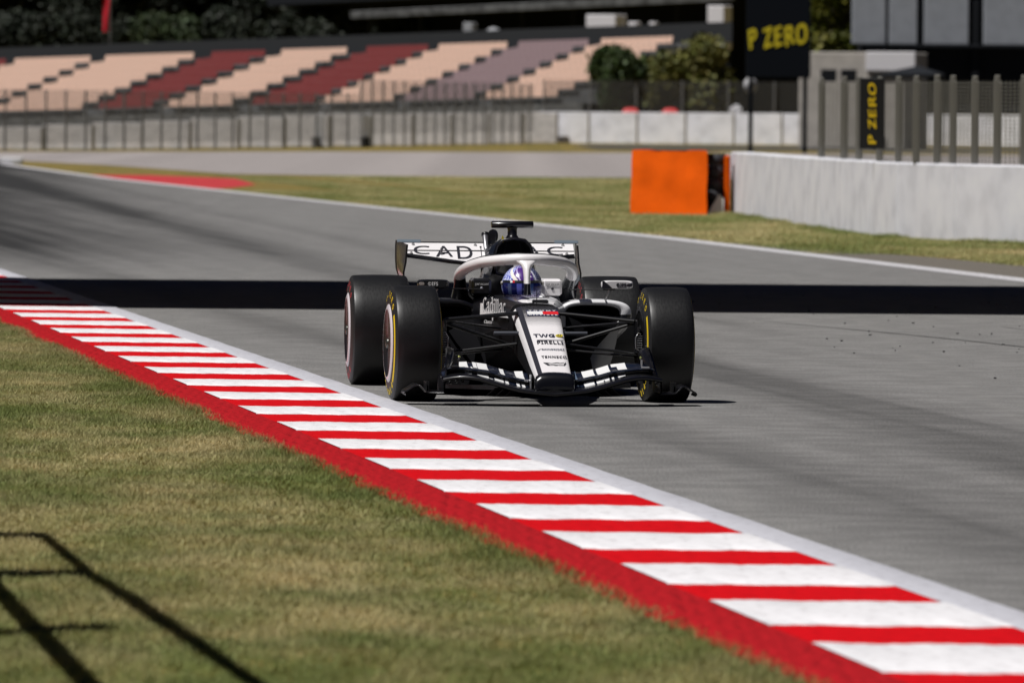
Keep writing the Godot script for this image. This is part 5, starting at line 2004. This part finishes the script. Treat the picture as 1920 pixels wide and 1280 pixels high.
func driver() -> void:
	var p := thing("person", "driver in a blue and purple helmet seated behind the halo", "person", Vector3(0.163, 0.004, -60.0))
	p.rotation.y = deg_to_rad(4.79)
	var suit := mat("race_suit", lin(0.02, 0.02, 0.025), 0.8)
	var st := ST()
	tube(st, [Vector3(0.02, 0.60, -1.66), Vector3(0.01, 0.555, -1.67), Vector3(0, 0.52, -1.68), Vector3(0, 0.46, -1.66), Vector3(0, 0.36, -1.60), Vector3(0, 0.24, -1.48), Vector3(0, 0.19, -1.38)], [0.062, 0.075, 0.185, 0.20, 0.18, 0.16, 0.165], [0.062, 0.075, 0.10, 0.115, 0.11, 0.10, 0.09], 18, Vector3(0, 0, 1))
	for s in [-1.0, 1.0]:
		tube(st, [Vector3(s * 0.16, 0.50, -1.66), Vector3(s * 0.21, 0.42, -1.50), Vector3(s * 0.19, 0.46, -1.34), Vector3(s * 0.145, 0.535, -1.24)], [0.062, 0.048, 0.042, 0.03], null, 10)
		for k in 4:
			tube(st, [Vector3(s * 0.150, 0.56 - 0.018 * k, -1.235), Vector3(s * 0.152, 0.56 - 0.018 * k, -1.20), Vector3(s * 0.13, 0.558 - 0.018 * k, -1.19)], 0.009, null, 6)
		tube(st, [Vector3(s * 0.14, 0.55, -1.245), Vector3(s * 0.125, 0.58, -1.235)], 0.010, null, 6)
		tube(st, [Vector3(s * 0.09, 0.20, -1.40), Vector3(s * 0.10, 0.36, -0.95), Vector3(s * 0.08, 0.34, -0.55)], [0.085, 0.065, 0.045], null, 10)
	put("body", bake(st), suit, p)
	var h := part("helmet", p, Vector3(0.030, 0.672, -1.60))
	h.rotation.y = deg_to_rad(-2.0)
	var hm := mat("helmet_paint", Color(1, 1, 1), 0.3, 0.0, 0.5)
	hm.albedo_texture = helmet_paint()
	put("shell", shell(-180, 180, -75, 90, 1.0, 48, 24), hm, h)
	put("visor", shell(-72, 72, -25, 9, 1.018, 24, 8), mat("visor_blue", lin(0.012, 0.016, 0.12), 0.12, 0.3, 0.6), h)
	put("visor_strip", shell(-72, 72, 9, 16, 1.022, 24, 2), mat("strip_black", lin(0.01, 0.01, 0.012), 0.4), h)
	put("strip_mark", shell(-38, -31, 9.5, 15.5, 1.026, 3, 2), mat("mark_white", lin(0.8, 0.8, 0.8), 0.5), h)
	put("strip_mark", shell(-31, -24, 9.5, 15.5, 1.026, 3, 2), mat("mark_red", lin(0.6, 0.01, 0.02), 0.5), h)
	for q in [[-46.0, -34.0, Color(0.05, 0.07, 0.16)], [-18.0, -4.0, Color(0.09, 0.10, 0.42)], [12.0, 30.0, Color(0.04, 0.08, 0.24)]]:
		put("visor_tint", shell(q[0], q[1], -24, 7, 1.021, 4, 4), mat("tint_%d" % int(q[0] + 90), lin(q[2].r, q[2].g, q[2].b), 0.15), h)
	for s in [-1.0, 1.0]:
		st = ST()
		lathe(st, [[0.0, 0.013], [s * 0.010, 0.012], [s * 0.012, 0.0]], 14)
		var o := put("visor_pivot", bake(st), mat("pivot_grey", lin(0.3, 0.28, 0.26), 0.4), h)
		o.position = Vector3(s * 0.124, 0.018, 0.045)
